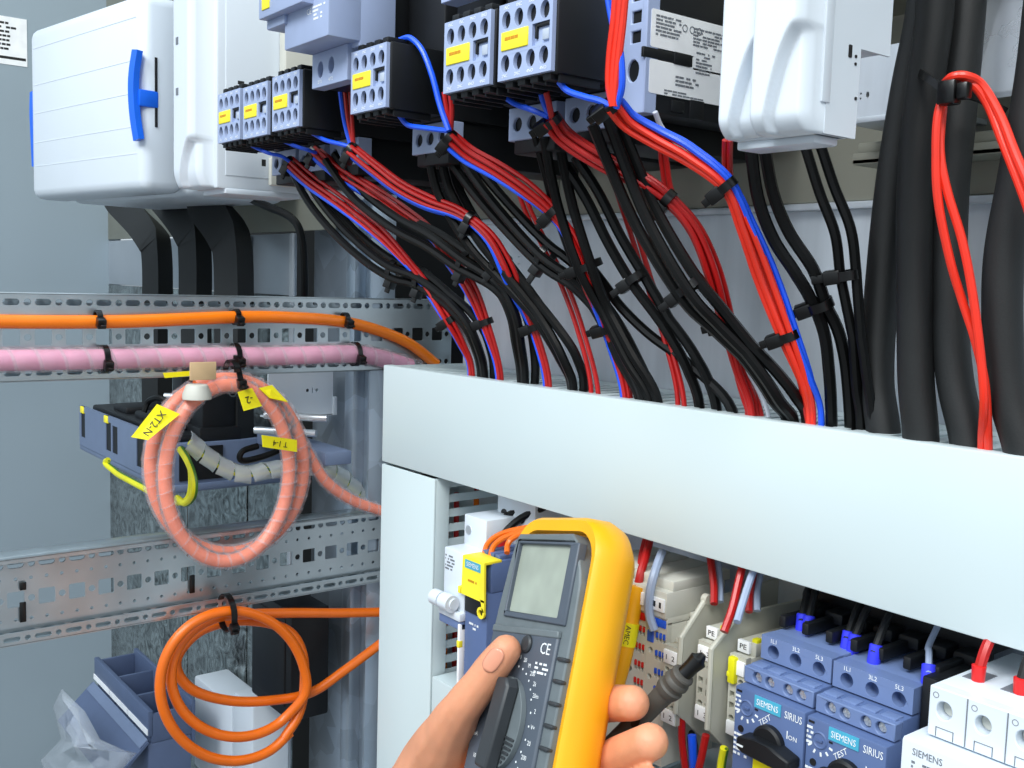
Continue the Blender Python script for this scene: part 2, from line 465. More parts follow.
sd = slim('drive_module', 'slim white drive module with curved front strip, against the big inverter', (-.212, -.100, .226), .052,
     [(0, .046, 0)], .172, .34, [(.044, .094, .006, .003), (.050, .055, .001, .024), (.066, .05, .014, .018), (.066, .026, .004, .006)])
for z in (.082, .126): mk('catch_hole', B().box(.014, .019, -.0006, .002, z, z+.006), 'print_grey', sd)
t = thing('bay_housing', 'pale grey stepped housing on the flank of the slim drive, behind the contactor trio', 'housing', (-.182, -.02, .236))
b = B().box(.0235, .037, .0, .07, .052, .3, .001).box(.0235, .033, .004, .07, .036, .0525, .001).box(.0235, .041, .012, .07, .02, .0365, .001).box(.0235, .030, -.01, .07, -.004, .021, .001)
mk('case', b, 'beige_grey', t)
# three flat black cables dropping behind the upper rail
def flat(label, px, Y, wid):
    pts = crom([P(x, y, Y=Y+dy) for x, y, dy in px], 7)
    b = B().ribbon(pts, (1, .25, 0), wid, .022)
    tag(mk('flat_cable', b, 'hose_black'), label, 'cable', 'black cables under the inverter')
flat('leftmost thick black cable bending down under the white inverter', [(110, 180, 0), (122, 205, 0), (150, 236, 0), (157, 260, 0), (157, 340, 0), (157, 420, 0)], .035, .037)
flat('middle thick black cable bending down under the white inverter', [(150, 180, 0), (165, 200, 0), (190, 232, 0), (195, 258, 0), (195, 340, 0), (197, 420, 0)], .03, .036)
flat('rightmost thick black cable bending down under the slim white drive', [(203, 175, 0), (207, 205, 0), (226, 232, 0), (233, 258, 0), (234, 340, 0), (234, 440, 0)], .025, .042)
b = B().tube(crom([P(232, 190, Y=.02), P(262, 204, Y=.03), P(290, 217, Y=.045), P(301, 235, Y=.05), P(304, 270, Y=.055), P(304, 310, Y=.06)], 8), .0042, 10)
tag(mk('thin_cable', b, 'black_cable'), 'thin black cable arching from the slim drive to the rail', 'cable')

# cables lying on the upper rail
def trace(px, X, n=7): return crom([P(x, y, X=X) for x, y in px], n)
t = mk('power_cable', B().tube(trace([(-150, 321), (-40, 321), (60, 322), (140, 321), (240, 317), (300, 318), (345, 322), (380, 331), (410, 344), (436, 364)], RX+.008), .0058, 14), 'orange_cable')
tag(t, 'bright orange cable running along the upper rail', 'cable')
pk = trace([(-150, 362), (-40, 361), (30, 360), (110, 359), (200, 357), (280, 356), (350, 354), (380, 358), (410, 367)], RX+.010)
t = thing('wrapped_bundle', 'pink cable bundle in clear spiral wrap along the upper rail', 'cable bundle', pk[0])
def at0(b, o):
    for i in range(len(b.v)): b.v[i] = Vector(b.v[i])-o
    return b
mk('core', at0(B().tube(pk, .0088, 14), pk[0]), 'pink_core', t)
def spiral(pts, r, pitch, wid, th=.0008, n=18, ph=0):
    """helical wrapping strip around a centre line"""
    d = [0]
    for i in range(1, len(pts)): d.append(d[-1]+(pts[i]-pts[i-1]).length)
    F = frames(pts); tot = d[-1]; steps = int(tot/pitch*n); out = []; wd = []; i = 0
    for s in range(steps+1):
        q = tot*s/steps
        while i < len(d)-2 and d[i+1] < q: i += 1
        f = (q-d[i])/max(1e-9, d[i+1]-d[i]); p = pts[i].lerp(pts[i+1], f); t, u, w_ = F[i]
        a = 2*math.pi*s/n+ph; out.append(p+(u*math.cos(a)+w_*math.sin(a))*r); wd.append(t)
    return B().ribbon(out, wd, wid, th)
mk('spiral_wrap', at0(spiral(pk, .0102, .020, .0218), pk[0]), 'spiral_clear', t)
def tie(label, p, axis, r, head=(0, 0, -1), bw=.0045, tail=.012, group=None, hs=1.):
    """nylon cable tie: band, ratchet head and cut tail"""
    p = Vector(p); ax = Vector(axis).normalized(); h = Vector(head); h = (h-ax*h.dot(ax)).normalized(); s = ax.cross(h)
    t = thing('cable_tie', label, 'cable tie', p, group)
    b = B().ribbon([(h*math.cos(a)+s*math.sin(a))*(r+.0009) for a in [2*math.pi*k/20 for k in range(21)]], ax, bw, .0014)
    mk('strap', b, 'tie_black', t)
    M = Matrix((ax, s, h)).transposed().to_4x4()
    b = B(); b.M = M; b.box(-bw*.75*hs, bw*.75*hs, -.0042*hs, .0042*hs, r-.001, r+.0072*hs, .0008)
    mk('ratchet', b, 'tie_black', t)
    b = B(); b.M = M; b.box(-bw*.45*hs, bw*.45*hs, -.001, .0008, r+.006*hs, r+.006*hs+tail, .0004); mk('tail', b, 'tie_black', t)
    return t
def loopstrap(b, y, z0, z1, x0, x1): 
    b.ribbon([Vector((x0, y, z0)), Vector((x1, y, z0+.002)), Vector((x1+.002, y, (z0+z1)/2)), Vector((x1, y, z1-.002)), Vector((x0, y, z1))], (0, 1, 0), .0042, .0013)
for nm, xs, yy, rr, wh in (('orange cable', ((98, 319), (236, 317), (345, 320)), .008, .0062, 'orange'), ('pink bundle', ((104, 359), (235, 356), (355, 354)), .010, .0108, 'pink')):
    for (x, y), pos in zip(xs, ('at the left', 'above the coil', 'near the post')):
        p = P(x, y, X=RX+yy); tie(f'black cable tie around the {nm} on the upper rail, {pos}', p, (0, 1, 0), rr, (1, .1, -.35), .0048, .006)
# filter unit in the left bay, between the rails
FX, FY = -.335, -.06
t = thing('filter_unit', 'blue-grey filter box with dark side windows between the two rails', 'filter unit', (FX, FY, -.082))
b = B()
b.plate(rect(-.325, 0, 0, .052), [rect(-.318, -.300, .012, .045), rect(-.213, -.193, .01, .045), rect(-.188, -.168, .01, .043), rect(-.10, -.072, .008, .043)], (0, 0, .006), *XZ, (0, .004, 0))
b.box(-.325, .0, .004, .134, .006, .052, .001).box(-.325, .003, .0, .138, .0, .0085, .002)
b.box(-.002, .16, .10, .13, .046, .060, .002)
mk('case', b, 'filter_grey', t)
b = B()
for x0, x1, z0, z1 in ((-.318, -.300, .018, .051), (-.213, -.193, .016, .051), (-.188, -.168, .016, .049), (-.10, -.072, .014, .049)): mk('window', B().box(x0, x1, .001, .0045, z0, z1), 'black_plastic', t)
mk('window', B().box(-.0, .0015, .012, .06, .012, .048), 'black_plastic', t)
b = B().box(-.31, -.01, .012, .12, .052, .060, .003)
for x in (-.25, -.17, -.09): b.box(x, x+.05, .02, .1, .058, .068, .003)
mk('terminal_cover', b, 'black_plastic', t)
for x, y in ((-.30, .02), (-.2, .03)):
    b = B().box(x-.018, x-.004, -.0012, .004, .049, .058, .001); mk('tag', b, 'tag_yellow', t)
for px, py, w_ in ((165, 396, 75), (175, 412, 65), (255, 430, 60), (265, 415, 70)):
    o = P(px, py, Y=.01)
    b = B().cyl(o, o+Vector((.05, .045, .0)), .004, n=12)
    tag(mk('steel_pin', b, 'steel'), 'bright steel pin above the filter box in the left bay', 'pin', 'steel pins above the filter box')
b = B().tube(crom([P(144, 412, Y=-.05), P(149, 401, Y=-.045), P(160, 398, Y=-.04), P(172, 407, Y=-.03), P(178, 416, Y=-.02)], 7), .0034, 8)
tag(mk('thin_cable', b, 'black_cable'), 'short black cable looping over the left end of the filter box', 'cable')
b = B().tube(crom([P(168, 410, Y=-.066), P(168, 432, Y=-.068), P(167, 452, Y=-.068), P(168, 462, Y=-.066)], 6), .0016, 6)
tag(mk('thin_cable', b, 'black_cable'), 'thin black lead hanging down the front of the filter box', 'cable')
def gy(label, pts, r):
    """green-yellow earth wire"""
    t = thing('earth_wire', label, 'wire', pts[0])
    mk('sheath', at0(B().tube(pts, r, 10), pts[0]), 'earth_yellow', t)
    F = frames(pts); q = [p+(u*.35+w_*.6)*r for p, (tt, u, w_) in zip(pts, F)]
    mk('green_stripe', at0(B().tube(q, r*.55, 8), pts[0]), 'earth_green', t)
gy('green-yellow earth wire sagging under the filter box', crom([P(169, 458, Y=-.065)]+[P(x, y, Y=-.08) for x, y in ((108, 460), (115, 472), (130, 481), (145, 489), (165, 500), (182, 502), (190, 494), (191, 470), (184, 452))], 7)[7:], .0032)
gy('green-yellow earth wire looped behind the wrapped coil', crom([P(x, y, Y=-.085) for x, y in ((180, 449), (188, 462), (194, 480), (193, 495), (185, 503), (177, 498))], 7), .0032)
# clear sleeve with earth wire
sp = crom([P(x, y, X=-.23) for x, y in ((190, 442), (205, 455), (225, 468), (245, 474), (270, 470), (300, 468), (325, 468), (345, 480), (362, 496), (380, 505))], 6)
gy('green-yellow earth wire inside the clear sleeve behind the coil', sp, .0035)
t = thing('clear_sleeve', 'clear plastic spiral sleeve round an earth wire, behind the pink coil', 'sleeve', sp[0])
mk('sleeve', at0(spiral(sp[:-4], .0085, .019, .0165), sp[0]), 'sleeve_clear', t)
b = B().tube(crom([P(x, y, X=-.226) for x, y in ((258, 446), (243, 451), (240, 459), (250, 460), (275, 452), (290, 440))], 6), .0032, 8)
tag(mk('thin_cable', b, 'black_cable'), 'black cable curling out beside the clear sleeve', 'cable')
for px, X, w_, lab in ((175, -.42, .03, 'black upright busbar sleeve rising left of the coil'), (228, -.36, .034, 'black upright busbar sleeve rising inside the coil')):
    o = P(px, 440, X=X)
    b = B().box(-w_/2, w_/2, -.02, .02, 0, .09, .004).box(-w_*.6, w_*.6, -.024, .024, .0, .02, .002)
    m_ = mk('busbar_sleeve', b, 'black_plastic', loc=(o.x, .0, -.035)); tag(m_, lab, 'busbar sleeve')
# white bracket channel behind the coil
t = thing('mounting_channel', 'white metal channel with small holes right of the coil, under the upper rail', 'channel', P(268, 419, X=-.262))
b = B().plate(rect(0, .075, 0, .05), [circ(.045, .028, .002, 10), rect(.05, .0512, .025, .031), circ(.056, .028, .002, 10)], (0, 0, 0), *YZ, (-.002, 0, 0))
b.box(-.02, .0, 0, .075, 0, .002, .0005).box(-.002, .001, .075, .080, .0, .02, .0005).box(-.02, 0, 0, .075, .048, .05, .0005)
mk('channel', b, 'white_plastic', t)
# low terminal box in the left bay
LX, LY = -.400, -.06
t = thing('terminal_box', 'dark blue-grey terminal box with a white marking strip at the bottom left', 'terminal box', (LX, LY, -.372))
b = B()
b.box(-.205, .0, .0, .006, -.002, .028, .001)
for x in (-.205, -.135, -.066, -.004): b.box(x, x+.004, .004, .05, -.01, .024, .0006)
b.box(-.205, 0, .05, .055, -.02, .03, .001)
b.box(-.205, .0, .0, .05, -.09, -.01, .002)
mk('case', b, 'filter_dark', t)
b = B().box(-.205, -.14, -.001, .0, .0, .0066).box(-.138, -.07, -.001, .0, .0, .0066).box(-.068, -.001, -.001, .0, .0, .0066); mk('marking_strip', b, 'label_white', t)
b = B().plate([(0, 0), (.205, 0), (.205, -.012), (0, -.012)], [], (-.205, -.001, -.004), (1, 0, 0), (0, .75, .66), (0, .001, -.001)); mk('ledge', b, 'filter_grey', t)
b = B().plate([(-.21, 0), (.002, 0), (.002, -.06), (-.21, -.06)], [], (0, -.001, -.006), (1, 0, 0), (0, .72, .69), (0, .002, -.002)); mk('front_slope', b, 'filter_dark', t)
# crumpled clear film
fl = [(66, 688), (84, 712), (100, 740), (118, 752), (133, 754), (120, 775), (90, 790), (55, 780), (42, 760), (58, 740), (58, 705)]
cen = P(84, 745, Y=-.13); vs = [cen+Vector((0, -.01, 0))]; fs = []
NR = 5
for k in range(1, NR+1):
    for (x, y) in fl:
        q = P(x, y, Y=-.115); p = cen.lerp(q, k/NR); p.y += R_.uniform(-.008, .008); vs.append(p)
m_ = len(fl)
fs += [(0, 1+i, 1+(i+1) % m_) for i in range(m_)]
for k in range(NR-1):
    for i in range(m_): a = 1+k*m_+i; c = 1+k*m_+(i+1) % m_; fs.append((a, a+m_, c+m_, c))
o_ = mk('plastic_film', B().add(vs, fs), 'film_clear', smooth=20); tag(o_, 'crumpled clear plastic film over the bottom left terminal box', 'film')
md = o_.modifiers.new('thickness', 'SOLIDIFY'); md.thickness = .0006
# white enclosures low behind the orange coil
t = thing('white_housing', 'low white housing behind the orange coil', 'housing', (-.498, .03, -.47))
b = B().box(0, .118, 0, .045, 0, .118, .004).box(.121, .178, .0, .045, 0, .138, .003)
mk('case', b, 'white_plastic', t)
t = thing('black_enclosure', 'black open enclosure behind the orange coil, against the post', 'enclosure', (-.330, .032, -.318))
b = B().box(0, .10, 0, .045, 0, .12, .003).box(.012, .088, -.002, .01, .012, .11, .003)
mk('case', b, 'black_plastic', t)
b = B(); lines(b, P(-3, 32, X=WX+.001)+Vector((0, 0, .0)), *YZ, .055, .022, 5, 9)
# label on the left wall
q = P(0, 62, X=WX)
t = thing('wall_label', 'white rating label on the left wall at the top left corner', 'label', (WX, q.y-.03, q.z-.002))
b = B().plate(rect(0, .068, 0, .07), [], (.0008, 0, 0), *YZ, (-.0007, 0, 0)); mk('plate', b, 'label_white', t)
b = B(); lines(b, (.0008, .004, .062), *YZ, .058, .044, 7, 9); b.plate(rect(.002, .066, .008, .012), [], (.0009, 0, 0), *YZ, (-.0003, 0, 0)); mk('print', b, 'print_black', t)
# ------------------------------------------------------------------ coils hanging from the rails
def coil(pts, r): return B().tube(pts, r, 14)
def loop(cx, cy, rx, ry, X, a0, a1, n, dx=.0, sk=0):
    return [P(cx+rx*math.cos(math.radians(a0+(a1-a0)*k/n))+sk*math.sin(math.radians(a0+(a1-a0)*k/n)), cy-ry*math.sin(math.radians(a0+(a1-a0)*k/n)), X=X+dx*k/n) for k in range(n+1)]
# wrapped coil
cA = crom(loop(227, 466, 76, 87, RX+.018, 118, 474, 26, .012, 0), 4)
cB = crom(loop(227, 473, 62, 88, RX+.042, 116, 472, 26, -.004, 3), 4)
cC = crom([P(262, 392, X=RX+.036), P(284, 415, X=RX+.03), P(304, 446, X=RX+.022), P(325, 480, X=RX+.02), P(352, 500, X=RX+.018), P(385, 512, X=RX+.016)], 8)
for i, (pts, r, lab) in enumerate(((cA, .0068, 'outer loop of the hanging coil, orange wires in clear spiral wrap'), (cB, .0064, 'inner loop of the hanging coil, orange wires in clear spiral wrap'), (cC, .0056, 'orange wrapped tail leading from the hanging coil to the upright duct'))):
    t = thing('wrapped_coil', lab, 'cable coil', pts[0], 'orange wires in clear spiral wrap')
    mk('core', at0(B().tube(pts, r*.92, 12), pts[0]), 'copper_orange', t)
    mk('spiral_wrap', at0(spiral(pts, r*1.2, .0125, .0136, ph=i), pts[0]), 'spiral_clear', t)
p = P(233, 378, X=RX+.028); tie('black cable tie holding the wrapped coil up to the rail', p, (0, 1, .1), .016, (1, .1, -.2), .005, .008)
b = B().ribbon([Vector(q) for q in (P(236, 352, X=RX+.012), P(236, 362, X=RX+.03), P(237, 372, X=RX+.046))], (0, 1, 0), .005, .0014)
tag(mk('cable_tie', b, 'tie_black'), 'black nylon strap hanging the coil from the pink bundle', 'cable tie')
def flag(label, quad, X, body, fold, size):
    """folded adhesive wire marker"""
    q = [P(x, y, X=X+dx) for x, y, dx in quad]
    o = q[0]; t = thing('wire_marker', label, 'wire marker', o)
    u = q[1]-q[0]; v = q[3]-q[0]; n = u.cross(v).normalized()
    if n.x < 0: n = -n
    vs = [x-o for x in q]+[x-o-n*.0008 for x in q]
    mk('flag', B().add(vs, [(0, 1, 2, 3), (7, 6, 5, 4), (0, 4, 5, 1), (1, 5, 6, 2), (2, 6, 7, 3), (3, 7, 4, 0)]), 'label_yellow', t, smooth=0)
    c = (q[0]+q[1]+q[2]+q[3])/4-o
    if body:
        b = B(); uu = u.normalized()*fold; vv = n.cross(uu)
        write(b, body, c+n*.0004, uu, vv, size); mk('writing', b, 'print_black', t)
    return t
flag('yellow wire marker at the left of the coil, text running upside down', [(131, 437, .05), (157, 404, .045), (180, 414, .05), (148, 440, .055)], RX, 'XT2-N', -1, .0088)
flag('yellow wire marker at the top of the coil, folded over', [(238, 392, .052), (252, 388, .05), (262, 406, .05), (244, 411, .055)], RX, '-2', -1, .0095)
flag('yellow wire marker at the right of the coil, level with its middle', [(262, 435, .058), (297, 440, .052), (297, 452, .052), (263, 447, .058)], RX, 'T 1-4', -1, .0075)
flag('yellow wire marker folded around the top right of the coil', [(259, 388, .046), (272, 385, .044), (288, 402, .046), (270, 398, .05)], RX, '', 1, .01)
flag('yellow wire marker under the pink bundle, above the coil', [(163, 373, .03), (190, 371, .03), (190, 376, .03), (165, 378, .03)], RX, '', 1, .01)
b = B().box(-.001, .001, -.012, .012, -.008, .008, .0008); o_ = mk('adhesive_tape', b, 'tape_tan', loc=P(203, 371, X=RX+.052), smooth=30); tag(o_, 'tan patch of tape on top of the coil', 'tape')
b = B().lathe((0, 0, -.007), (0, 0, 1), [(0, .0125), (.004, .0125), (.012, .0095), (.013, .008)], 16)
tag(mk('tape_collar', b, 'beige_grey', loc=P(197, 391, X=RX+.05)), 'grey collar around the coil under the tan tape', 'collar')
# plain orange coil
cD = crom([P(385, 612, X=RX+.012), P(340, 613, X=RX+.013), P(285, 613, X=RX+.014)]+loop(237, 676, 66, 61, RX+.018, 95, 318, 11, .008)+loop(233, 686, 73, 75, RX+.034, 355, 682, 15, -.008), 5)
t = mk('power_cable', coil(cD, .0049), 'deep_orange'); tag(t, 'thick orange cable coiled below the lower rail, its outer turns', 'cable')
cE = crom([P(284, 738, X=RX+.027), P(298, 716, X=RX+.026), P(304, 690, X=RX+.018), P(303, 655, X=RX+.008), P(290, 632, X=RX+.006), P(262, 622, X=RX+.006), P(228, 622, X=RX+.005), P(196, 634, X=RX+.004), P(176, 662, X=RX+.0035), P(190, 688, X=RX+.003), P(225, 700, X=RX+.003), P(265, 701, X=RX+.004), P(310, 693, X=RX+.008), P(345, 670, X=RX+.012), P(388, 638, X=RX+.014)], 6)
t = mk('power_cable', coil(cE, .0049), 'deep_orange'); tag(t, 'thick orange cable coiled below the lower rail, inner turn leaving up to the duct', 'cable')
p = P(227, 613, X=RX+.022); tie('black cable tie at the top of the plain orange coil', p, (0, 1, 0), .017, (1, .2, -.6), .0055, .004)
for px, py, py2 in ((23, 582, 590), (23, 602, 622), (192, 575, 593)):
    a, c = P(px, py, X=RX+.002), P(px, py2, X=RX+.002)
    b = B().box(-.0008, .0012, -.0026, .0026, 0, a.z-c.z, .0006)
    tag(mk('strap_end', b, 'tie_black', loc=c), 'short black strap end threaded through the lower rail', 'strap', 'straps on the lower rail')
# ================================================================== CONTACTORS
AW, AH = .0445, .0395
def contactor(name, label, x, z=.2575, y=-.10, group='contactors with yellow tags', top=.11):
    """contactor with a four-pole auxiliary block clipped on its front"""
    t = thing(name, label, 'contactor', (x, y, z), group)
    b = B().box(-.0002, AW+.0016, .0026, .042, -.0008, AH+.0008, .0012)
    for i in range(4):
        for z0, s in ((-.0035, 1), (AH-.001, 1)): b.box(.003+i*.0105, .0095+i*.0105, .003, .016, z0-(0 if z0 < 0 else -.0015), z0+.0055, .0006)
    for i in range(5): b.box(.0008+i*.0105, .0024+i*.0105, .006, .034, -.005, .0, .0004)
    a = mk('auxiliary_block', b, 'black_plastic', t)
    cx = [.0062+i*.0107 for i in range(4)]
    hs = [circ(c, zz, .0037, 18, .0046) for c in cx for zz in (.0085, AH-.0085)]
    hs.append([(.0285, AH/2+.0055), (.0285, AH/2-.0055), (.0425, AH/2-.0055), (.0425, AH/2+.0055)])
    f = mk('face_plate', B().plate(rect(0, AW, 0, AH), hs, (0, 0, 0), *XZ, (0, .003, 0)), 'contact_grey', a, bev=.0004)
    b = B().box(.0285, .0425, .002, .004, AH/2-.0055, AH/2+.0055)
    mk('slider_pocket', b, 'contact_grey', a)
    b = B().box(.030, .0415, .0005, .003, AH/2+.0036, AH/2+.0052, .0004).box(.030, .0316, .0005, .003, AH/2-.002, AH/2+.005, .0004)
    mk('slider_frame', b, 'black_plastic', a)
    mk('slider', B().box(.036, .0412, .0006, .003, AH/2-.0035, AH/2+.002, .0004), 'pale_grey', a)
    mk('tag', B().box(.003, .0255, -.0008, .001, AH/2-.0045, AH/2+.0052, .0005), 'tag_yellow', a)
    b = B()
    for i, s in enumerate(('1NC', '1NC', '3NO', '3NO')): write(b, s, (cx[i], 0, AH-.0021), *XZ, .0026)
    for i, s in enumerate(('2NC', '2NC', '4NO', '4NO')): write(b, s, (cx[i], 0, .0022), *XZ, .0026)
    mk('print', b, 'print_white', a)
    b = B(); lines(b, (.0065, -.0008, AH/2+.0022), *XZ, .016, .0035, 1, int(x*1000), 1.); mk('tag_print', b, 'print_amber', a)
    # contactor body behind, with its grey lower terminal row
    b = B().box(.0, AW, .043, .165, -.002, top, .0015).box(.003, AW-.003, .05, .165, -.03, .0, .0015)
    mk('body', b, 'black_plastic', t)
    hs = [circ(.0085+i*.0135, -.0125, .0042, 14) for i in range(3)]
    mk('terminal_row', B().plate(rect(0, AW, -.022, -.0025), hs, (0, .048, 0), *XZ, (0, .012, 0)), 'contact_grey', t, bev=.0006)
    return t
cl = ['leftmost small contactor of the trio beside the white drive', 'middle contactor of the trio beside the white drive',
      'right-hand contactor of the trio, its black flank bare', 'single contactor with a blue wire looping over its black side',
      'contactor directly left of the largest tagged contactor', 'largest and rightmost of the contactors with yellow tags']
c0 = contactor('contactor', cl[0], -.103, .2575, top=.036)
for lab, x, z in zip(cl[1:3], (-.0525, .0005), (.2565, .2575)): dup(c0, (x, -.10, z), lab)
c1 = contactor('contactor', cl[3], .120)
for lab, x in zip(cl[4:], (.2285, .2805)): dup(c1, (x, -.10, .2575), lab)
# contactor seen from its labelled flank
t = thing('contactor', 'large contactor turned to show white rating labels on its black flank', 'contactor', (.3265, -.0565, .2395))
b = B()
b.plate(rect(0, .0215, 0, .11), [circ(.0125, .022, .0042, 16, .0056), circ(.0125, .088, .0042, 16)]+[rect(.010, .017, z, z+.006) for z in (.036, .046, .057, .068)], (0, 0, 0), *XZ, (0, .009, 0))
mk('face_plate', b, 'contact_grey', t, bev=.0006)
b = B().box(.0005, .021, .0015, .130, .001, .109, .001).box(.020, .022, .02, .03, .003, .009, .0006).box(.020, .022, .034, .045, .001, .011, .0006)
mk('body', b, 'black_plastic', t)
SXL = .021
b = B().plate(rrect(.0028, .066, .0105, .0275, .0012), [], (SXL+.0007, 0, 0), *YZ, (-.0009, 0, 0)); mk('lower_label', b, 'label_white', t)
b = B().plate(rrect(.0028, .066, .0335, .0525, .0012), [], (SXL+.0007, 0, 0), *YZ, (-.0009, 0, 0)); 
b.plate(rrect(.035, .066, .0265, .0335, .0008), [], (SXL+.0007, 0, 0), *YZ, (-.0009, 0, 0)); mk('upper_label', b, 'label_white', t)
b = B()
lines(b, (SXL+.0008, .006, .050), *YZ, .022, .011, 6, 1); lines(b, (SXL+.0008, .034, .048), *YZ, .03, .010, 6, 2); lines(b, (SXL+.0008, .037, .036), *YZ, .016, .012, 7, 4)
for k in range(3): b.plate(circ(.0275+k*.0055, .0465, .002, 12), [circ(.0275+k*.0055, .0465, .0015, 12)], (SXL+.0007, 0, 0), *YZ, (.0002, 0, 0))
lines(b, (SXL+.0008, .022, .0215), *YZ, .02, .006, 3, 6); lines(b, (SXL+.0008, .014, .0135), *YZ, .036, .003, 2, 7)
mk('print', b, 'print_grey', t)
b = B().box(SXL-.0012, SXL+.0009, -.002, .030, .0278, .033, .0005).box(SXL-.001, SXL+.0014, .020, .033, .0272, .0336, .0006)
mk('latch', b, 'black_plastic', t)
# grey relay module above the trio
t = thing('relay_module', 'blue-grey relay module jutting out above the contactors, with two screw holes below', 'relay', (.055, -.10, .2845))
hs = [circ(.012, .0118, .0042, 16, .0056), circ(.0275, .0128, .0042, 16, .0056)]
mk('terminal_row', B().plate(rect(0, .05, 0, .0235), hs, (.0095, 0, -.004), *XZ, (0, .01, 0)), 'contact_grey', t, bev=.0006)
b = B(); 
for i, s in enumerate(('2/T1', '4/T2')): write(b, s, (.0215+.0155*i, 0, -.0005), *XZ, .0034)
mk('print', b, 'print_white', t)
b = B().box(0.010, .0585, .009, .07, -.003, .1, .001); mk('body', b, 'black_plastic', t)
b = B().box(.007, .0705, -.02, .0045, .0195, .12, .0012).box(.05, .0705, .003, .03, .0165, .12, .001); mk('front_block', b, 'contact_grey', t)
b = B().box(.0700, .0713, -.006, .000, .046, .0505); mk('slot', b, 'print_black', t)
b = B(); write(b, 'CE', (.044, -.020, .0385), *XZ, .0055); lines(b, (.049, -.020, .041), *XZ, .02, .010, 4, 3); mk('block_print', b, 'print_white', t)
b = B().box(-.016, .05, -.0285, .012, .0425, .09, .001).box(-.016, .012, -.0225, .02, .0365, .043, .001); a = mk('side_block', b, 'contact_grey', t)
mk('tag', B().box(-.0095, .002, -.0293, -.028, .0475, .060, .0004), 'tag_yellow', a)
# extra grey terminal top row and dark box between contactors
t = thing('overload_relay', 'dark overload relay with a cyan stripe between the right-hand contactors, high up', 'relay', (.176, -.056, .290))
b = B().box(0, .048, 0, .10, 0, .09, .0015); mk('body', b, 'black_plastic', t)
b = B(); b.plate(rect(.002, .046, .004, .007), [], (0, 0, 0), *XZ, (0, -.0004, 0)); mk('stripe', b, 'teal_badge', t)
b = B().plate(rect(.024, .088, .026, .06), [circ(.036, .034, .0036), circ(.052, .034, .0036), circ(.068, .034, .0036)], (0, -.028, 0), *XZ, (0, .012, 0)); mk('terminal_row', b, 'contact_grey', t, bev=.0005)
# right-hand white drive
t = thing('drive_module', 'big white drive module with two scooped front strips, right of the labelled contactor', 'drive module', (.4335, -.10, .2135))
b = B().box(0.002, .0455, .012, .033, 0, .16, .0015).box(.044, .0475, .010, .0155, .012, .16, .0005).box(.002, .042, .014, .030, -.0032, .001, .001).box(.002, .0455, .03, .0545, .037, .16, .001)
mk('housing', b, 'white_plastic', t)
b = B().plate([(.0135, 0), (.0345, .0), (.035, .036), (.0555, .036), (.0555, .16), (.0135, .16)], [], (.0468, 0, 0), *YZ, (-.0012, 0, 0))
mk('side_sheet', b, 'white_plastic', t)
for x0, x1, y0, ux in ((0, .0235, .0, .30), (.0215, .0465, -.006, .34)):
    b = B(); curved_strip(b, x0, x1, y0, .03, .001 if y0 == 0 else .0, .16, ux, .040 if y0 == 0 else .042, .006)
    mk('front_cover', b, 'white_plastic', t, smooth=100)
for y, z, w_, h in ((.0275, .034, .0022, .005), (.0315, .0325, .0014, .0012), (.0315, .0295, .0014, .0012), (.033, .016, .0016, .0012), (.0505, .076, .002, .003), (.029, .073, .002, .003), (.0315, .06, .0009, .005)):
    mk('vent_slot', B().plate(rrect(-w_/2, w_/2, -h/2, h/2, .0004, 2), [], (.0471, y, z), *YZ, (-.0012, 0, 0)), 'print_black', t)
t = thing('mounting_bracket', 'bright metal bracket plate between the white drive and the thick black hoses', 'bracket', (.410, .03, .240))
b = B().plate([(0, 0), (.028, .0), (.0345, .034), (0, .034)], [circ(.0065, .012, .0006, 8), circ(.0065, .0095, .0006, 8), circ(.0105, .011, .001, 10, .0016)], (0, 0, 0), *XZ, (0, .0015, 0))
b.box(0, .05, -.001, .046, -.003, 0, .0006).box(0, .0015, .001, .046, 0, .034)
mk('plate', b, 'zinc_sheet', t)
t = thing('mounting_rail', 'dark metal rail across the back plate behind the thick black hoses', 'rail', (.40, .05, .219))
b = B().box(0, .3, .0, .024, 0, .003, .0006).box(0, .3, .0, .0015, 0, .006, .0005).box(0, .3, .004, .024, .006, .012, .001)
mk('profile', b, 'shaded_zinc', t)
t = thing('mounting_rail', 'dark metal channel at the top edge, behind the white drive', 'rail', (.36, .03, .300))
b = B().box(0, .30, .0, .044, 0, .003, .0006).box(0, .30, .0, .0015, 0, .02, .0005)
mk('profile', b, 'shaded_zinc', t)
t = thing('plastic_window', 'clear film pouch with a bright white sheet, top right behind the hoses', 'film', (.468, .045, .247))
b = B().plate([(0, 0), (.06, 0), (.07, .05), (.012, .046)], [], (0, 0, 0), *XZ, (0, .001, 0)); mk('sheet', b, 'label_white', t)
b = B().plate([(-.012, -.004), (.07, -.002), (.07, .06), (-.004, .05)], [], (0, -.003, 0), *XZ, (0, .0005, 0)); mk('film', b, 'film_clear', t)

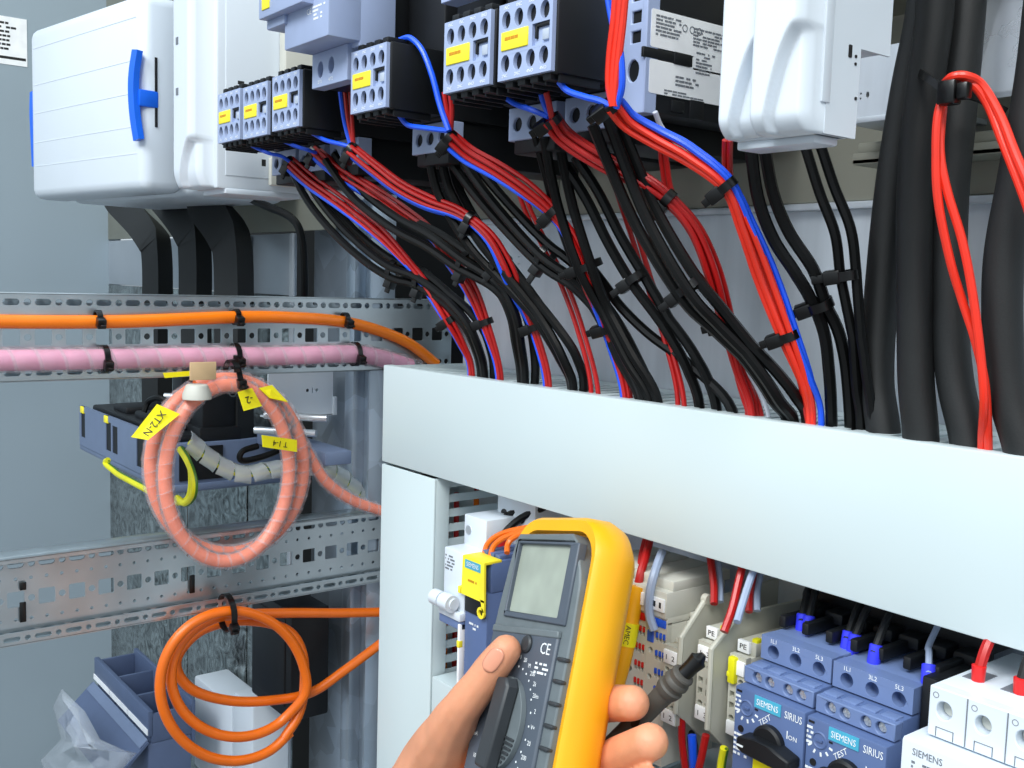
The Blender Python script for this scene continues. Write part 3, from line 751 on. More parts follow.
# ================================================================== WIRES
def path(px, y0, y1, n=7, Y=None):
    """trace through photo points; depth runs from y0 at the contactors to y1 at the duct"""
    m = len(px)-1; pts = []
    for i, q in enumerate(px):
        f = i/m; y = y0+(y1-y0)*f if len(q) == 2 else q[2]
        pts.append(P(q[0], q[1], Y=y))
    e = pts[-1]; pts.append(e+Vector((0, .001, -.035)))
    return crom(pts, n)
HEX = [(0, 0)]+[(math.cos(a), math.sin(a)) for a in [math.pi*k/3+.3 for k in range(6)]]+[(1.9*math.cos(a), 1.9*math.sin(a)) for a in [math.pi*k/6 for k in range(12)]]
nw = 0
def bundle(px, y0, y1, wires, where, spread=.0016, ties=(), group=None, n=7, bs=(-.8, -.35, -.5)):
    """several wires following one course; wires = list of (material, radius, colour word)"""
    c = path(px, y0, y1, n); F = frames(c); N = len(c); k = len(wires)
    rm = max(w_[1] for w_ in wires); off = HEX[:k] if k > 2 else [(-.55, 0), (.55, 0)][:k] if k == 2 else [(0, 0)]
    if 2 < k < 6: off = HEX[1:k+1]
    groups = {}
    tk = [int(q*(N-1)) for q, *_ in ties]
    for (m, r, word), (a, d) in zip(wires, off):
        groups[word] = groups.get(word, 0)+1
    ph = R_.random()*6
    for i, ((m, r, word), (a, d)) in enumerate(zip(wires, off)):
        pts = []
        nb = sum(1 for q_ in wires[:i] if q_[0] == 'blue_wire')
        for j, (p, (t_, u, w_)) in enumerate(zip(c, F)):
            f = j/(N-1); loose = min([1]+[abs(j-q)/(N*.16) for q in tk]) if tk else .6
            g = rm*1.8*(1+.7*loose+.25*math.sin(ph+i*2.1+f*5)*loose)*.85
            tw = ph*.2+f*1.2; ca, sa = math.cos(tw), math.sin(tw)
            e = max(0, (f-.72)/.28)**1.5
            if m == 'blue_wire':
                s_ = Vector(bs); s_ = (s_-t_*s_.dot(t_)).normalized(); v2 = t_.cross(s_)
                pts.append(p+s_*g*(1.05+.12*nb)+v2*g*(.75*nb-.5)+Vector((1, 0, 0))*(nb-.5)*spread*e); continue
            pts.append(p+u*(a*ca-d*sa)*g+w_*(a*sa+d*ca)*g+Vector((1, 0, 0))*(i-(k-1)/2)*spread*e)
        o = mk('wire', B().tube(pts, r, 8), m)
        lab = f'{word} {where}' if groups[word] == 1 else f'{word} {where}'
        tag(o, lab, 'wire', group or f'wires {where}')
    return c, F, rm*(1+1.9*(1.0 if k > 2 else .55 if k == 2 else 0))
RED, BLU, BLK, WHT = ('red_wire', .0016, 'red wire'), ('blue_wire', .0016, 'blue wire'), ('black_cable', .0031, 'black wire'), ('white_wire', .0013, 'white wire')
BK2 = ('black_cable', .0026, 'black wire'); SCA = ('scarlet_wire', .0017, 'red wire')
def ties_on(res, lst, pre):
    c, F, R0 = res
    for q, lab in lst:
        i = int(q*(len(c)-1)); tie(lab, c[i], F[i][0], R0*.86, (-.75, -.35, -.55), .0042, .006)
def tie_at(res, px, py, lab, tl=.006, hd=(-.75, -.35, -.55)):
    """tie at the trace point that shows nearest to a photo point"""
    c, F, R0 = res; best = None
    for i, p in enumerate(c):
        v = RW.transposed() @ (p-CAM); e = (512+FPX*v.x/-v.z-px)**2+(384-FPX*v.y/-v.z-py)**2
        if best is None or e < best[0]: best = (e, i)
    i = best[1]; tie(lab, c[i], F[i][0], R0*.84, hd, .0046, tl*.8, hs=1.0)
    return i
YT, YB = -.065, .014
# --- red/blue courses, right to left
r1 = bundle([(612, 104), (628, 122), (655, 138), (690, 157), (727, 186), (746, 228), (764, 275), (788, 336), (806, 382), (815, 420)], -.08, YB, [SCA, SCA, SCA, SCA, BLU, BLU], 'running from the largest tagged contactor to the right end of the duct', .0036, [(.44,), (.8,)], bs=(.7, -.2, .6))
tie_at(r1, 612, 106, 'black cable tie just below the largest tagged contactor, around red and blue wires')
tie_at(r1, 728, 188, 'black cable tie on the bright red and blue wires, under the labelled contactor')
tie_at(r1, 788, 335, 'lowest black cable tie on the bright red and blue wires, above the duct')
r2 = bundle([(550, 118), (566, 138), (600, 160), (640, 180), (668, 199), (694, 228), (712, 268), (726, 318), (738, 365), (755, 411)], -.07, YB, [RED]*6+[WHT], 'of the dark red bundle entering the duct left of the bright red one', .0032, [(.45,), (.8,)])
tie_at(r2, 551, 120, 'black cable tie under the second tagged contactor from the right')
tie_at(r2, 670, 199, 'black cable tie in the middle of the dark red bundle')
tie_at(r2, 727, 328, 'black cable tie low on the dark red bundle')
r3 = bundle([(450, 138), (470, 155), (500, 172), (530, 192), (553, 212), (572, 238), (588, 275), (600, 305), (612, 340), (630, 394)], -.07, YB, [RED]*5+[BLU, BLU], 'of the red and blue bundle starting below the loop of blue wire', .0032, [(.45,), (.8,)])
tie_at(r3, 450, 138, 'black cable tie where the looping blue wire meets its red bundle')
tie_at(r3, 555, 213, 'black cable tie halfway along the bundle below the blue loop')
tie_at(r3, 608, 331, 'black cable tie near the duct, on the bundle below the blue loop')
r4 = bundle([(352, 150), (375, 168), (402, 188), (430, 202), (462, 214), (490, 236), (508, 266), (520, 295), (535, 327), (552, 381)], -.07, YB, [RED]*3+[BLU, BLU], 'of the bundle rising to the single contactor with the blue loop', .0038, [(.45,), (.8,)])
tie_at(r4, 352, 150, 'black cable tie under the left side of the single looped contactor')
tie_at(r4, 474, 216, 'black cable tie halfway along the bundle of the single contactor')
tie_at(r4, 535, 327, 'black cable tie near the duct on the bundle of the single contactor')
r5 = bundle([(315, 152), (340, 172), (372, 192), (402, 212), (430, 232), (448, 256), (470, 285), (486, 322), (502, 374)], -.06, YB, [RED]*4+[BLU, BLU, BLU], 'of the bundle coming from the right contactor of the trio', .003, [(.5,), (.86,)])
tie_at(r5, 316, 153, 'black cable tie under the right contactor of the trio')
tie_at(r5, 488, 323, 'black cable tie near the left duct end, around red wires with blue ones')
r6 = bundle([(290, 163), (312, 182), (345, 205), (380, 232), (405, 258), (425, 282), (448, 316), (462, 340), (474, 369)], -.06, YB, [RED]*4+[BLU, WHT], 'of the bundle entering the duct furthest to the left', .003, [(.5,), (.86,)])
tie_at(r6, 290, 164, 'black cable tie under the leftmost pair of small contactors')
tie_at(r6, 450, 322, 'lowest black cable tie at the left duct end')
# --- thin red pairs
for px, lab in (([(520, 188), (530, 215), (550, 255), (566, 290), (580, 330), (594, 386)], 'pair dropping thinly between the black bundles to the duct centre'),
                ([(616, 180), (624, 205), (634, 235), (645, 270), (658, 310), (670, 350), (681, 400)], 'pair dropping behind a black tie to the right half of the duct')):
    bundle(px, .0, YB, [RED, RED], lab, .006)
# --- black courses
def blacks(px, n, lab, y0=-.03, sp=.006, w_=BLK): return bundle(px, y0, YB+.004, [w_]*n, lab, sp, [(.6,)])
k1 = blacks([(300, 168), (318, 200), (345, 232), (375, 258), (398, 272), (422, 280), (450, 300), (472, 322), (484, 345), (490, 372)], 3, 'of the lowest black bundle, crossing to the left duct end', -.05, .003)
tie_at(k1, 396, 270, 'black cable tie on the lowest black bundle, its left one'); tie_at(k1, 422, 281, 'black cable tie on the lowest black bundle, its right one')
k2 = blacks([(335, 160), (362, 195), (400, 224), (435, 242), (466, 263), (500, 284), (518, 312), (526, 345), (530, 377)], 3, 'of the black bundle under the single looped contactor', -.05, .004)
tie_at(k2, 465, 264, 'black cable tie on the black bundle crossing from the single contactor')
k3 = blacks([(437, 150), (446, 185), (462, 215), (482, 244), (500, 264), (530, 300), (556, 334), (572, 360), (580, 385)], 3, 'of the black bundle dropping straight from the blue loop', -.04, .004)
tie_at(k3, 497, 264, 'black cable tie on the black bundle below the blue loop')
k4 = blacks([(455, 150), (480, 185), (512, 222), (546, 256), (580, 280), (606, 312), (630, 352), (652, 398)], 3, 'of the long black bundle with the big central tie', -.035, .004)
tie_at(k4, 546, 256, 'big black cable tie in the centre, on the long black bundle', .009)
k5 = blacks([(548, 130), (556, 165), (568, 210), (588, 266), (606, 305), (632, 350), (662, 399)], 3, 'of the black bundle dropping from the second tagged contactor', -.045, .003)
tie_at(k5, 588, 266, 'black cable tie right of the big central tie', .008)
k6 = blacks([(570, 160), (592, 195), (614, 240), (636, 278), (662, 316), (690, 360), (708, 406)], 2, 'of the black pair tied in front of the thin red wires', -.03, .008)
tie_at(k6, 636, 279, 'black cable tie in front of the thin red pair, centre right', .009)
k7 = blacks([(604, 118), (622, 160), (650, 222), (690, 287), (722, 322), (758, 360), (784, 392), (800, 418)], 3, 'of the long black bundle from the largest tagged contactor', -.06, .004)
tie_at(k7, 691, 286, 'black cable tie on the long black bundle left of the bright red wires', .009)
k8 = blacks([(757, 145), (766, 195), (782, 235), (806, 272), (820, 305), (834, 345), (840, 423)], 2, 'of the black pair coming from below the white drive, the nearer pair', -.03, .003, BLK)
tie_at(k8, 819, 306, 'black cable tie on the nearer black pair below the white drive', .009)
k9 = blacks([(812, 145), (826, 190), (842, 232), (848, 275), (856, 330), (862, 380), (868, 427)], 2, 'of the black pair right below the white drive, the farther pair', -.01, .003, BK2)
tie_at(k9, 848, 277, 'black cable tie on the farther black pair below the white drive', .009)
k10 = blacks([(584, 258), (604, 284), (622, 308), (650, 335), (690, 365), (732, 410)], 1, 'single strand reaching the duct between the thin reds and the white wire', .0)
# short runs feeding the ties from above
def feed(px, y0, y1, m, r, lab):
    c = crom([P(q[0], q[1], Y=y0+(y1-y0)*i/(len(px)-1)) for i, q in enumerate(px)], 8)
    tag(mk('wire', B().tube(c, r, 8), m), lab, 'wire')
feed([(604, -70), (606, -20), (612, 20), (620, 50), (622, 85), (616, 108)], -.09, -.083, 'blue_wire', .0017, 'blue wire curving down beside the red ones at the largest tagged contactor')
for i, dx in enumerate((0, 5, 9)):
    feed([(618+dx, -70), (617+dx, -20), (614+dx, 20), (610+dx, 55), (609+dx*.8, 85), (613+dx*.2, 106)], -.094+.002*i, -.084, 'scarlet_wire', .0019, ('first', 'second', 'third')[i]+' from the left of the red wires beside the largest tagged contactor')
feed([(559, 82), (568, 91), (585, 97), (600, 101), (612, 107)], -.09, -.081, 'blue_wire', .0017, 'blue wire from under the largest tagged contactor to its tie')
feed([(400, 40), (410, 38), (422, 50), (432, 75), (440, 105), (449, 131)], -.085, -.074, 'blue_wire', .0019, 'blue wire looping over the black side of the single contactor')
feed([(399, 115), (408, 125), (425, 128), (449, 131)], -.085, -.073, 'blue_wire', .0017, 'short blue wire under the single contactor, joining the blue loop')
for i, dx in enumerate((0, 6)):
    feed([(444+dx, 92), (447+dx*.8, 110), (451, 130)], -.075, -.071, 'red_wire', .0016, ('left', 'right')[i]+' red wire dropping behind the blue loop')
feed([(502, 95), (515, 104), (532, 110), (549, 117)], -.08, -.071, 'blue_wire', .0016, 'blue wire under the second tagged contactor from the right')
feed([(541, 94), (544, 104), (550, 118)], -.075, -.07, 'blue_wire', .0016, 'short blue wire dropping to the tie under the second tagged contactor')
feed([(546, 92), (549, 104), (552, 118)], -.077, -.071, 'red_wire', .0017, 'short red wire dropping to the tie under the second tagged contactor')
feed([(340, 92), (344, 120), (351, 148)], -.075, -.07, 'blue_wire', .0016, 'blue wire dropping left of the single contactor')
for i, dx in enumerate((0, 5)):
    feed([(345+dx, 92), (348+dx*.8, 120), (354, 148)], -.073, -.069, 'red_wire', .0015, ('left', 'right')[i]+' red wire dropping left of the single contactor')
feed([(312, 133), (325, 140), (340, 144), (352, 147)], -.085, -.071, 'blue_wire', .0016, 'blue wire leaving the right contactor of the trio')
feed([(281, 140), (295, 146), (308, 150), (316, 153)], -.085, -.062, 'blue_wire', .0015, 'blue wire leaving the middle contactor of the trio')
feed([(252, 146), (268, 153), (281, 156), (290, 162)], -.085, -.062, 'blue_wire', .0015, 'blue wire leaving the leftmost contactor of the trio')

# ================================================================== THICK HOSES
def hose(px, y0, y1, r, lab):
    m = len(px)-1
    pts = [P(x, y, Y=y0+(y1-y0)*i/m) for i, (x, y) in enumerate(px)]
    pts.append(pts[-1]+Vector((0, 0, -.05)))
    pts.insert(0, pts[0]+Vector((.004, 0, .12)))
    tag(mk('hose', B().tube(crom(pts, 8), r, 20), 'hose_black'), lab, 'cable', 'thick black hoses at the right')
hose([(932, -60), (922, 20), (908, 90), (892, 190), (881, 300), (877, 380), (884, 445)], .028, .022, .0083, 'leftmost thick black hose entering the duct, leaning right at the top')
hose([(938, -60), (934, 20), (922, 110), (915, 200), (915, 300), (916, 380), (921, 452)], -.0, .012, .0083, 'second thick black hose from the left, upright in front of the bracket')
hose([(972, -60), (966, 20), (958, 110), (950, 200), (949, 300), (955, 380), (970, 458)], .02, .016, .0083, 'third thick black hose from the left, behind the red loop')
hose([(1050, -40), (1036, 80), (1018, 180), (1004, 260), (1003, 340), (1010, 400), (1026, 470)], .0, .012, .0085, 'rightmost thick black hose, cut by the right edge of the photo')
def cord(px, lab):
    c = crom([P(q[0], q[1], Y=q[2]) for q in px], 9)
    tag(mk('cord', B().tube(c, .0019, 10), 'scarlet_wire'), lab, 'cord', 'bright red cords over the hoses')
cord([(945, 92, -.022), (938, 115, -.024), (936, 150, -.024), (938, 200, -.022), (950, 260, -.016), (962, 300, -.01), (975, 340, -.006), (985, 385, -.002), (988, 438, .006), (988, 470, .014)], 'bright red cord hanging in front of the third hose, left strand')
cord([(943, 104, -.016), (940, 150, -.021), (947, 190, -.02), (962, 240, -.016), (972, 290, -.012), (980, 350, -.008), (984, 400, -.004), (982, 438, .006), (982, 470, .014)], 'bright red cord hanging in front of the third hose, right strand')
cord([(944, 84, -.02), (952, 77, -.024), (966, 76, -.022), (982, 85, -.016), (1000, 115, -.014), (1014, 150, -.014), (1034, 200, -.014), (1052, 270, -.01), (1058, 350, -.004), (1058, 440, .004), (1056, 480, .014)], 'bright red cord arching out to the right edge, upper strand')
cord([(946, 88, -.016), (956, 82, -.02), (972, 84, -.018), (988, 105, -.014), (1002, 140, -.013), (1030, 215, -.012), (1044, 280, -.008), (1050, 350, -.003), (1050, 440, .005), (1048, 480, .014)], 'bright red cord arching out to the right edge, lower strand')
t = thing('cable_tie', 'long black cable tie gathering the thick hoses, with its head beside the red cords', 'cable tie', P(950, 93, Y=-.024))
o = t.location.copy()
c = crom([P(q[0], q[1], Y=q[2])-o for q in ((913, 48, .04), (912, 66, .012), (922, 74, -.006), (935, 83, -.012), (950, 92, -.014), (968, 95, -.005), (985, 101, .004), (1006, 112, .01))], 7)
mk('strap', B().ribbon(c, (0, .2, 1), .0032, .0016), 'tie_black', t)
b = B().box(-.004, .004, -.004, .003, -.005, .005, .001).box(.004, .009, -.003, .002, -.0035, .0035, .001); mk('ratchet', b, 'tie_black', t)

feed([(655, 112), (662, 128), (676, 142), (698, 158), (712, 168), (730, 190), (748, 229), (766, 276), (789, 336), (806, 382), (812, 422)], -.055, .012, 'white_wire', .0014, 'white wire curving from under the labelled contactor to the bright red bundle')
for i, dx in enumerate((0, 5)):
    feed([(725+dx, 140), (725+dx, 165), (728+dx, 190), (744+dx*.5, 228), (762+dx*.5, 276), (786, 336), (800, 382), (808, 422)], -.04, .012, 'red_wire', .0015, ('left', 'right')[i]+' red wire hanging from the left end of the big white drive')
    feed([(660+dx, 145), (662+dx, 165), (668+dx, 195), (690+dx*.5, 228), (708+dx*.5, 268), (722, 318), (732, 350), (738, 380), (748, 412)], -.03, .012, 'red_wire', .0015, ('left', 'right')[i]+' red wire hanging below the labelled contactor')
# ================================================================== LOWER ROW OF DEVICES
# white residual-current breaker beside the upright duct
t = thing('circuit_breaker', 'white circuit breaker with a white toggle, beside the upright slotted duct', 'circuit breaker', (.121, -.02, -.155))
b = B().box(.003, .0295, .0, .07, .069, .113, .0012).box(.002, .0295, .018, .07, .112, .135, .001).box(.002, .0295, .01, .07, .060, .07, .001)
b.box(.0025, .03, -.004, .004, .064, .070, .001)
mk('housing', b, 'white_plastic', t)
b = B().cyl((.0005, -.006, .076), (.0105, -.006, .076), .0058, n=18).cyl((.0125, -.006, .076), (.0235, -.006, .076), .0062, n=18).cyl((.0, -.005, .076), (.025, -.005, .076), .004, n=12)
mk('toggle', b, 'white_plastic', t)
b = B().box(.0265, .029, -.003, .003, .0, .062, .0005); mk('side_strip', b, 'label_white', t)
b = B()
for z in (.012, .045, .085): b.box(.0262, .0292, -.0035, .0, z, z+.005, .0004)
mk('yellow_mark', b, 'tag_yellow', t)
b = B().box(.001, .029, -.002, .012, .057, .064, .001); mk('sill', b, 'blue_grey', t)
b = B(); lines(b, (.005, -.0001, .108), *XZ, .012, .012, 5, 5); mk('print', b, 'print_grey', t)
b = B().cyl((.008, .0175, .124), (.008, .019, .124), .0035, n=14); mk('terminal_screw', b, 'steel', t)
t = thing('circuit_breaker', 'white breaker further back, with red wire ends and two black wires on top', 'circuit breaker', (.1285, .024, -.1))
b = B().box(.0, .045, .0, .05, 0, .096, .0012); mk('housing', b, 'white_plastic', t)
b = B().cyl((.009, -.0006, .08), (.009, .001, .08), .0035, n=14).cyl((.03, -.0006, .08), (.03, .001, .08), .0035, n=14); mk('terminal_screw', b, 'print_black', t)
for px, lab in (((486, 548), 'left'), ((502, 549), 'right')):
    o = P(px[0], px[1], Y=.012)
    b = B().cyl((0, 0, -.004), (0, 0, .0075), .0042, .0036, 12)
    m_ = mk('ferrule', b, 'ferrule_red', loc=o); tag(m_, lab+' red wire end on the white breaker near the upright duct', 'wire end')
    c = crom([o+Vector((0, 0, .004)), P(px[0]+3, px[1]-16, Y=.014), P(px[0]+18, px[1]-30, Y=.022), P(px[0]+42, px[1]-42, Y=.03)], 8)
    tag(mk('wire', B().tube(c, .0027, 8), 'black_cable'), lab+' black wire arching from the breaker near the upright duct', 'wire')
# grey control device with yellow key tag
t = thing('power_supply', 'slim blue-grey device with a yellow key tag and orange wires on top', 'power supply', (.1515, -.02, -.21))
b = B().box(0, .0265, 0, .09, 0, .146, .0012).box(.0, .0265, .003, .09, .146, .168, .001)
for x in (.003, .0105, .018): b.box(x, x+.006, .012, .06, .167, .171, .0008)
mk('housing', b, 'dark_blue_grey', t)
mk('window', B().box(.0012, .0252, -.001, .0008, .128, .1455, .0004), 'black_plastic', t); mk('slot', B().box(.008, .016, -.0006, .0004, .016, .044, .0004), 'black_plastic', t)
b = B().plate([(0, .1405), (.0275, .1405), (.0265, .1685), (.001, .1685)], [], (0, -.0035, 0), *XZ, (0, .0016, 0)).box(.001, .0265, -.003, .012, .1665, .1688, .0006)
b.plate(circ(.0235, .1325, .0042, 16), [circ(.0235, .1325, .0024, 14)], (0, -.0035, 0), *XZ, (0, .0016, 0)).plate([(.0255, .133), (.0275, .134), (.0275, .142), (.023, .142)], [], (0, -.0035, 0), *XZ, (0, .0016, 0))
a = mk('key_tag', b, 'tag_yellow', t)
mk('badge', B().plate(rect(.004, .0225, .1605, .1665), [], (0, -.0037, 0), *XZ, (0, .0006, 0)), 'teal_badge', a)
b = B(); write(b, 'SIEMENS', (.0132, -.0038, .1635), *XZ, .0046, sx=.85); mk('badge_writing', b, 'print_white', a)
b = B(); lines(b, (.008, -.0036, .153), *XZ, .012, .003, 1, 3); mk('tag_print', b, 'print_amber', a)
b = B(); lines(b, (.006, -.0001, .121), *XZ, .012, .006, 2, 4); lines(b, (.003, -.0001, .05), *XZ, .010, .003, 1, 4); mk('print', b, 'print_white', t)
for i, px in enumerate(([(484, 557), (487, 545), (497, 536), (515, 530), (545, 526), (580, 528)], [(490, 559), (494, 546), (506, 537), (525, 531), (555, 528), (590, 531)], [(507, 553), (508, 544), (515, 537), (535, 530), (560, 529), (598, 534)])):
    c = crom([P(x, y, Y=-.008+.004*k) for k, (x, y) in enumerate(px)], 8)
    tag(mk('wire', B().tube(c, .0021, 8), 'deep_orange'), ('front left', 'middle', 'rear right')[i]+' orange wire arching out of the slim device with the yellow tag', 'wire')
# wires behind the top of the meter
for i, (px, m, r, w_) in enumerate((([(632, 640), (637, 590), (645, 555), (650, 530)], 'red_wire', .0026, ''), ([(641, 575), (643, 555), (648, 535)], 'red_wire', .003, ''), ([(654, 630), (649, 612), (650, 592), (655, 572), (662, 552)], 'grey_wire', .0027, ''))):
    c = crom([P(x, y, Y=(-.003, -.0045, -.0045, .0, .014)[k] if i == 2 else .012+.01*k) for k, (x, y) in enumerate(px)], 8)
    if i == 0:
        t = thing('marked_wire', 'red wire in an orange sleeve with a yellow marker, right of the yellow meter', 'wire', c[0])
        c = crom([P(637, 590, Y=.0), P(641, 572, Y=.004), P(646, 555, Y=.012), P(652, 530, Y=.026)], 8)
        o = t.location.copy()
        mk('wire', at0(B().tube(c, .0026, 10), o), 'red_wire', t)
        s_ = [P(637, 586, Y=-.001), P(632, 610, Y=-.004), P(624, 652, Y=-.01), P(615, 686, Y=-.014)]
        mk('sleeve', at0(B().tube(crom(s_, 6), .0056, 14), o), 'holster_yellow', t)
        e = [P(629.5, 622, Y=-.006), P(625.2, 645, Y=-.009)]
        mk('marker', at0(B().tube(crom(e, 3), .0063, 14), o), 'label_yellow', t)
        b = B(); cc = (e[0]+e[1])/2; u = (e[1]-e[0]).normalized(); n_ = (CAM-cc); n_ = (n_-u*n_.dot(u)).normalized(); v_ = n_.cross(u)
        write(b, 'AMEC', cc+n_*.0063, u, v_, .0043); mk('marker_writing', at0(b, o), 'print_black', t)
    else:
        tag(mk('wire', B().tube(c, r, 8), m), 'dark red wire dropping behind the right side of the yellow meter' if i == 1 else 'pale grey wire plugged into the red and blue terminal modules', 'wire')
# input/output terminal modules
def module(x, col, label, z=-.134, y=.0):
    t = thing('terminal_module', label, 'terminal module', (x, y, z), 'terminal modules behind the meter')
    b = B(); W = .0166; rows = (.0765, .0655, .0545, .0435, .0325); cx = (.0078, .0107, .0136)
    hs = [rrect(c-.0001, c+.0020, zz-.0015, zz+.0045, .0003, 2) for zz in rows for c in cx]+[circ(.0038, zz, .0019, 14) for zz in (.0685, .052, .036)]
    b.plate(rect(0, W, .0, .088), hs, (0, 0, 0), *XZ, (0, .004, 0)).box(0, W, .004, .05, .0, .088, .0005)
    b.box(0, W, -.0015, .05, .0905, .1065, .0008).box(0, W, .0, .05, .0865, .092, .0006).box(.0003, W-.0003, .004, .055, .106, .1125, .001)
    mk('housing', b, 'beige_grey', t)
    for zz in rows:
        for c in cx: mk('release', B().box(c+.0001, c+.0018, -.0006, .003, zz+.0010, zz+.0042, .0003), col, t)
    mk('colour_bar', B().box(.001, W-.001, -.0008, .0005, .0845, .0893, .0005), col, t)
    mk('marker_strip', B().box(.0008, W-.001, -.0028, -.0012, .0945, .1025, .0005), 'label_white', t)
    b = B()
    for i in range(3): b.plate(rect(.0028+.0045*i, .0044+.0045*i, .0968, .1002), [], (0, -.0029, 0), *XZ, (0, .0003, 0))
    mk('marker_print', b, 'print_black', t)
    mk('clamp', B().box(.0012, .0062, -.0008, .001, .0735, .0805, .0004), col, t)
    return t
module(.2610, 'clamp_red', 'terminal module with red clamps, mostly behind the yellow meter')
module(.2778, 'clamp_red', 'terminal module with red clamps, second from the left, just behind the meter')
module(.2946, 'clamp_red', 'terminal module with red clamps, right beside the red wire in its orange sleeve')
module(.3114, 'clamp_blue', 'terminal module with blue clamps, where the grey wire plugs in')
t = thing('terminal_end', 'small stepped beige end piece between the blue terminal module and the first end plate', 'terminal module', (.3285, .006, -.105))
b = B().box(0, .004, .0, .03, .0, .05, .001)
for k in range(5): b.box(.0, .009, .003+.0022*k, .03, .040+.005*k, .0432+.005*k, .0006)
mk('housing', b, 'beige_grey', t)
# terminal strips with end plates
def endplate(label, X, px):
    q = [P(x, y, X=X) for x, y in px]; o = q[0].copy()
    t = thing('end_plate', label, 'end plate', o)
    b = B().plate([(p.y-o.y, p.z-o.z) for p in q], [], (0, 0, 0), *YZ, (-.0024, 0, 0))
    mk('plate', b, 'terminal_grey', t, bev=.0006)
    r_ = B().tube([Vector((-.0012, p.y-o.y, p.z-o.z)) for p in (q[-2], q[-1], q[0])], .0017, 8)
    r_.cyl((-.003, .001, .0), (.0008, .001, .0), .0032, n=14)
    mk('rim', r_, 'terminal_grey', t)
E1 = [(707, 600), (741, 590), (790, 575), (790, 690), (720, 745), (702, 737), (677, 714), (683, 638)]
E2 = [(740.5, 615), (771, 607), (850, 590), (850, 700), (745, 760), (729, 752), (709, 730), (713, 650)]
endplate('grey chamfered end plate of the terminal strip, the left one, touched by the probe', .345, E1)
endplate('grey chamfered end plate of the terminal strip, the right one, near the breakers', .370, E2)
def terminal(label, x, y, z, nums, extra):
    t = thing('terminal_block', label, 'terminal block', (x, y, z)); t.scale = (1, 1, .84)
    b = B()
    hs = [circ(.003+.0056*i, zz, .0019, 12) for i in range(2) for zz in (.012, .038)]+[rect(.0012+.0056*i, .0046+.0056*i, .018, .0225) for i in range(2)]+[rect(.0012+.0056*i, .0046+.0056*i, .026, .03) for i in range(2)]
    b.plate(rect(0, .0115, 0, .055), hs, (0, 0, 0), *XZ, (0, .004, 0)).box(0, .0115, .0035, .05, .001, .054, .0006)
    b.box(.0, .0115, .008, .05, .054, .063 if extra else .0555, .0006)
    mk('housing', b, 'terminal_grey', t)
    for z0 in (.0425, .0005): mk('marker', B().box(.0004, .0111, -.0012, .001, z0, z0+.0095, .0005), 'label_white', t)
    b = B()
    for z0 in (.047, .005):
        for i, s in enumerate(nums): write(b, s, (.0032+.0052*i, -.0013, z0), *XZ, .0052)
    mk('writing', b, 'print_black', t)
    if extra:
        m_ = B().box(.0004, .0085, .0055, .008, .0555, .0635, .0004); mk('earth_marker', m_, 'label_white', t)
        b = B(); write(b, 'PE', (.0045, .0054, .0595), *XZ, .005); mk('earth_writing', b, 'print_black', t)
        for k in range(3): mk('earth_clip', B().box(.0075, .0112, .009+.006*k, .0135+.006*k, .0615, .0655, .0006), 'earth_yellow' if k != 1 else 'terminal_grey', t)
    return t
terminal('terminal block marked 1 2, left of both end plates', .3315, -.0055, -.102, ('1', '2'), False)
terminal('terminal block marked 1 3, between the two end plates', .3520, .0005, -.0945, ('1', '3'), True)
t = terminal('yellow and grey earth terminal block between the right end plate and the breakers', .3730, .0030, -.0965, ('', ''), True)
mk('yellow_clamp', B().box(.001, .006, -.003, .004, .036, .054, .001).box(.0005, .003, -.0032, .0, .040, .044, .0008), 'earth_yellow', t)
# wires above and below the terminal strip
def wire(px, ys, m, r, lab):
    c = crom([P(x, y, Y=ys[0]+(ys[1]-ys[0])*i/(len(px)-1)) for i, (x, y) in enumerate(px)], 8)
    tag(mk('wire', B().tube(c, r, 8), m), lab, 'wire')
wire([(714, 604), (714, 585), (711, 562), (709, 545)], (.012, .03), 'red_wire', .0023, 'red wire rising behind the left end plate')
wire([(720, 602), (720, 585), (718, 565), (716, 548)], (.018, .034), 'grey_wire', .0021, 'grey wire rising behind the left end plate')
wire([(724, 632), (732, 610), (738, 585), (744, 560)], (-.012, .012), 'red_wire', .0023, 'bright red wire dropping between the end plates')
wire([(737, 622), (742, 605), (750, 580), (758, 560)], (-.012, .012), 'grey_wire', .0021, 'pale grey wire at the tip of the right end plate')
wire([(749, 612), (750, 595), (754, 570), (758, 555)], (.014, .03), 'red_wire', .0021, 'dark red wire behind the right end plate')
wire([(757, 611), (757, 592), (760, 575), (762, 560)], (.018, .034), 'grey_wire', .0021, 'grey wire behind the right end plate')
wire([(682, 715), (682, 740), (686, 775), (688, 810)], (.0, .0), 'red_wire', .0022, 'red wire hanging under the left end plate')
wire([(692, 735), (693, 755), (694, 775), (694, 810)], (.0, .0), 'blue_wire', .0025, 'blue wire hanging under the left end plate')
wire([(706, 735), (702, 755), (698, 775), (696, 810)], (-.005, -.005), 'red_wire', .0022, 'red wire hanging between the end plates')
c = crom([P(724, 748, Y=-.01), P(721, 765, Y=-.008), P(718, 800, Y=-.006)], 6)
gy('green-yellow earth wire hanging under the right end plate', c, .0022)
t = thing('support_rail', 'grey mounting rail behind the terminal strip', 'rail', (.16, .045, -.15))
b = B().box(0, .44, .0, .004, 0, .035, .001).box(0, .44, .004, .03, .012, .022, .001); mk('profile', b, 'rail_metal', t)
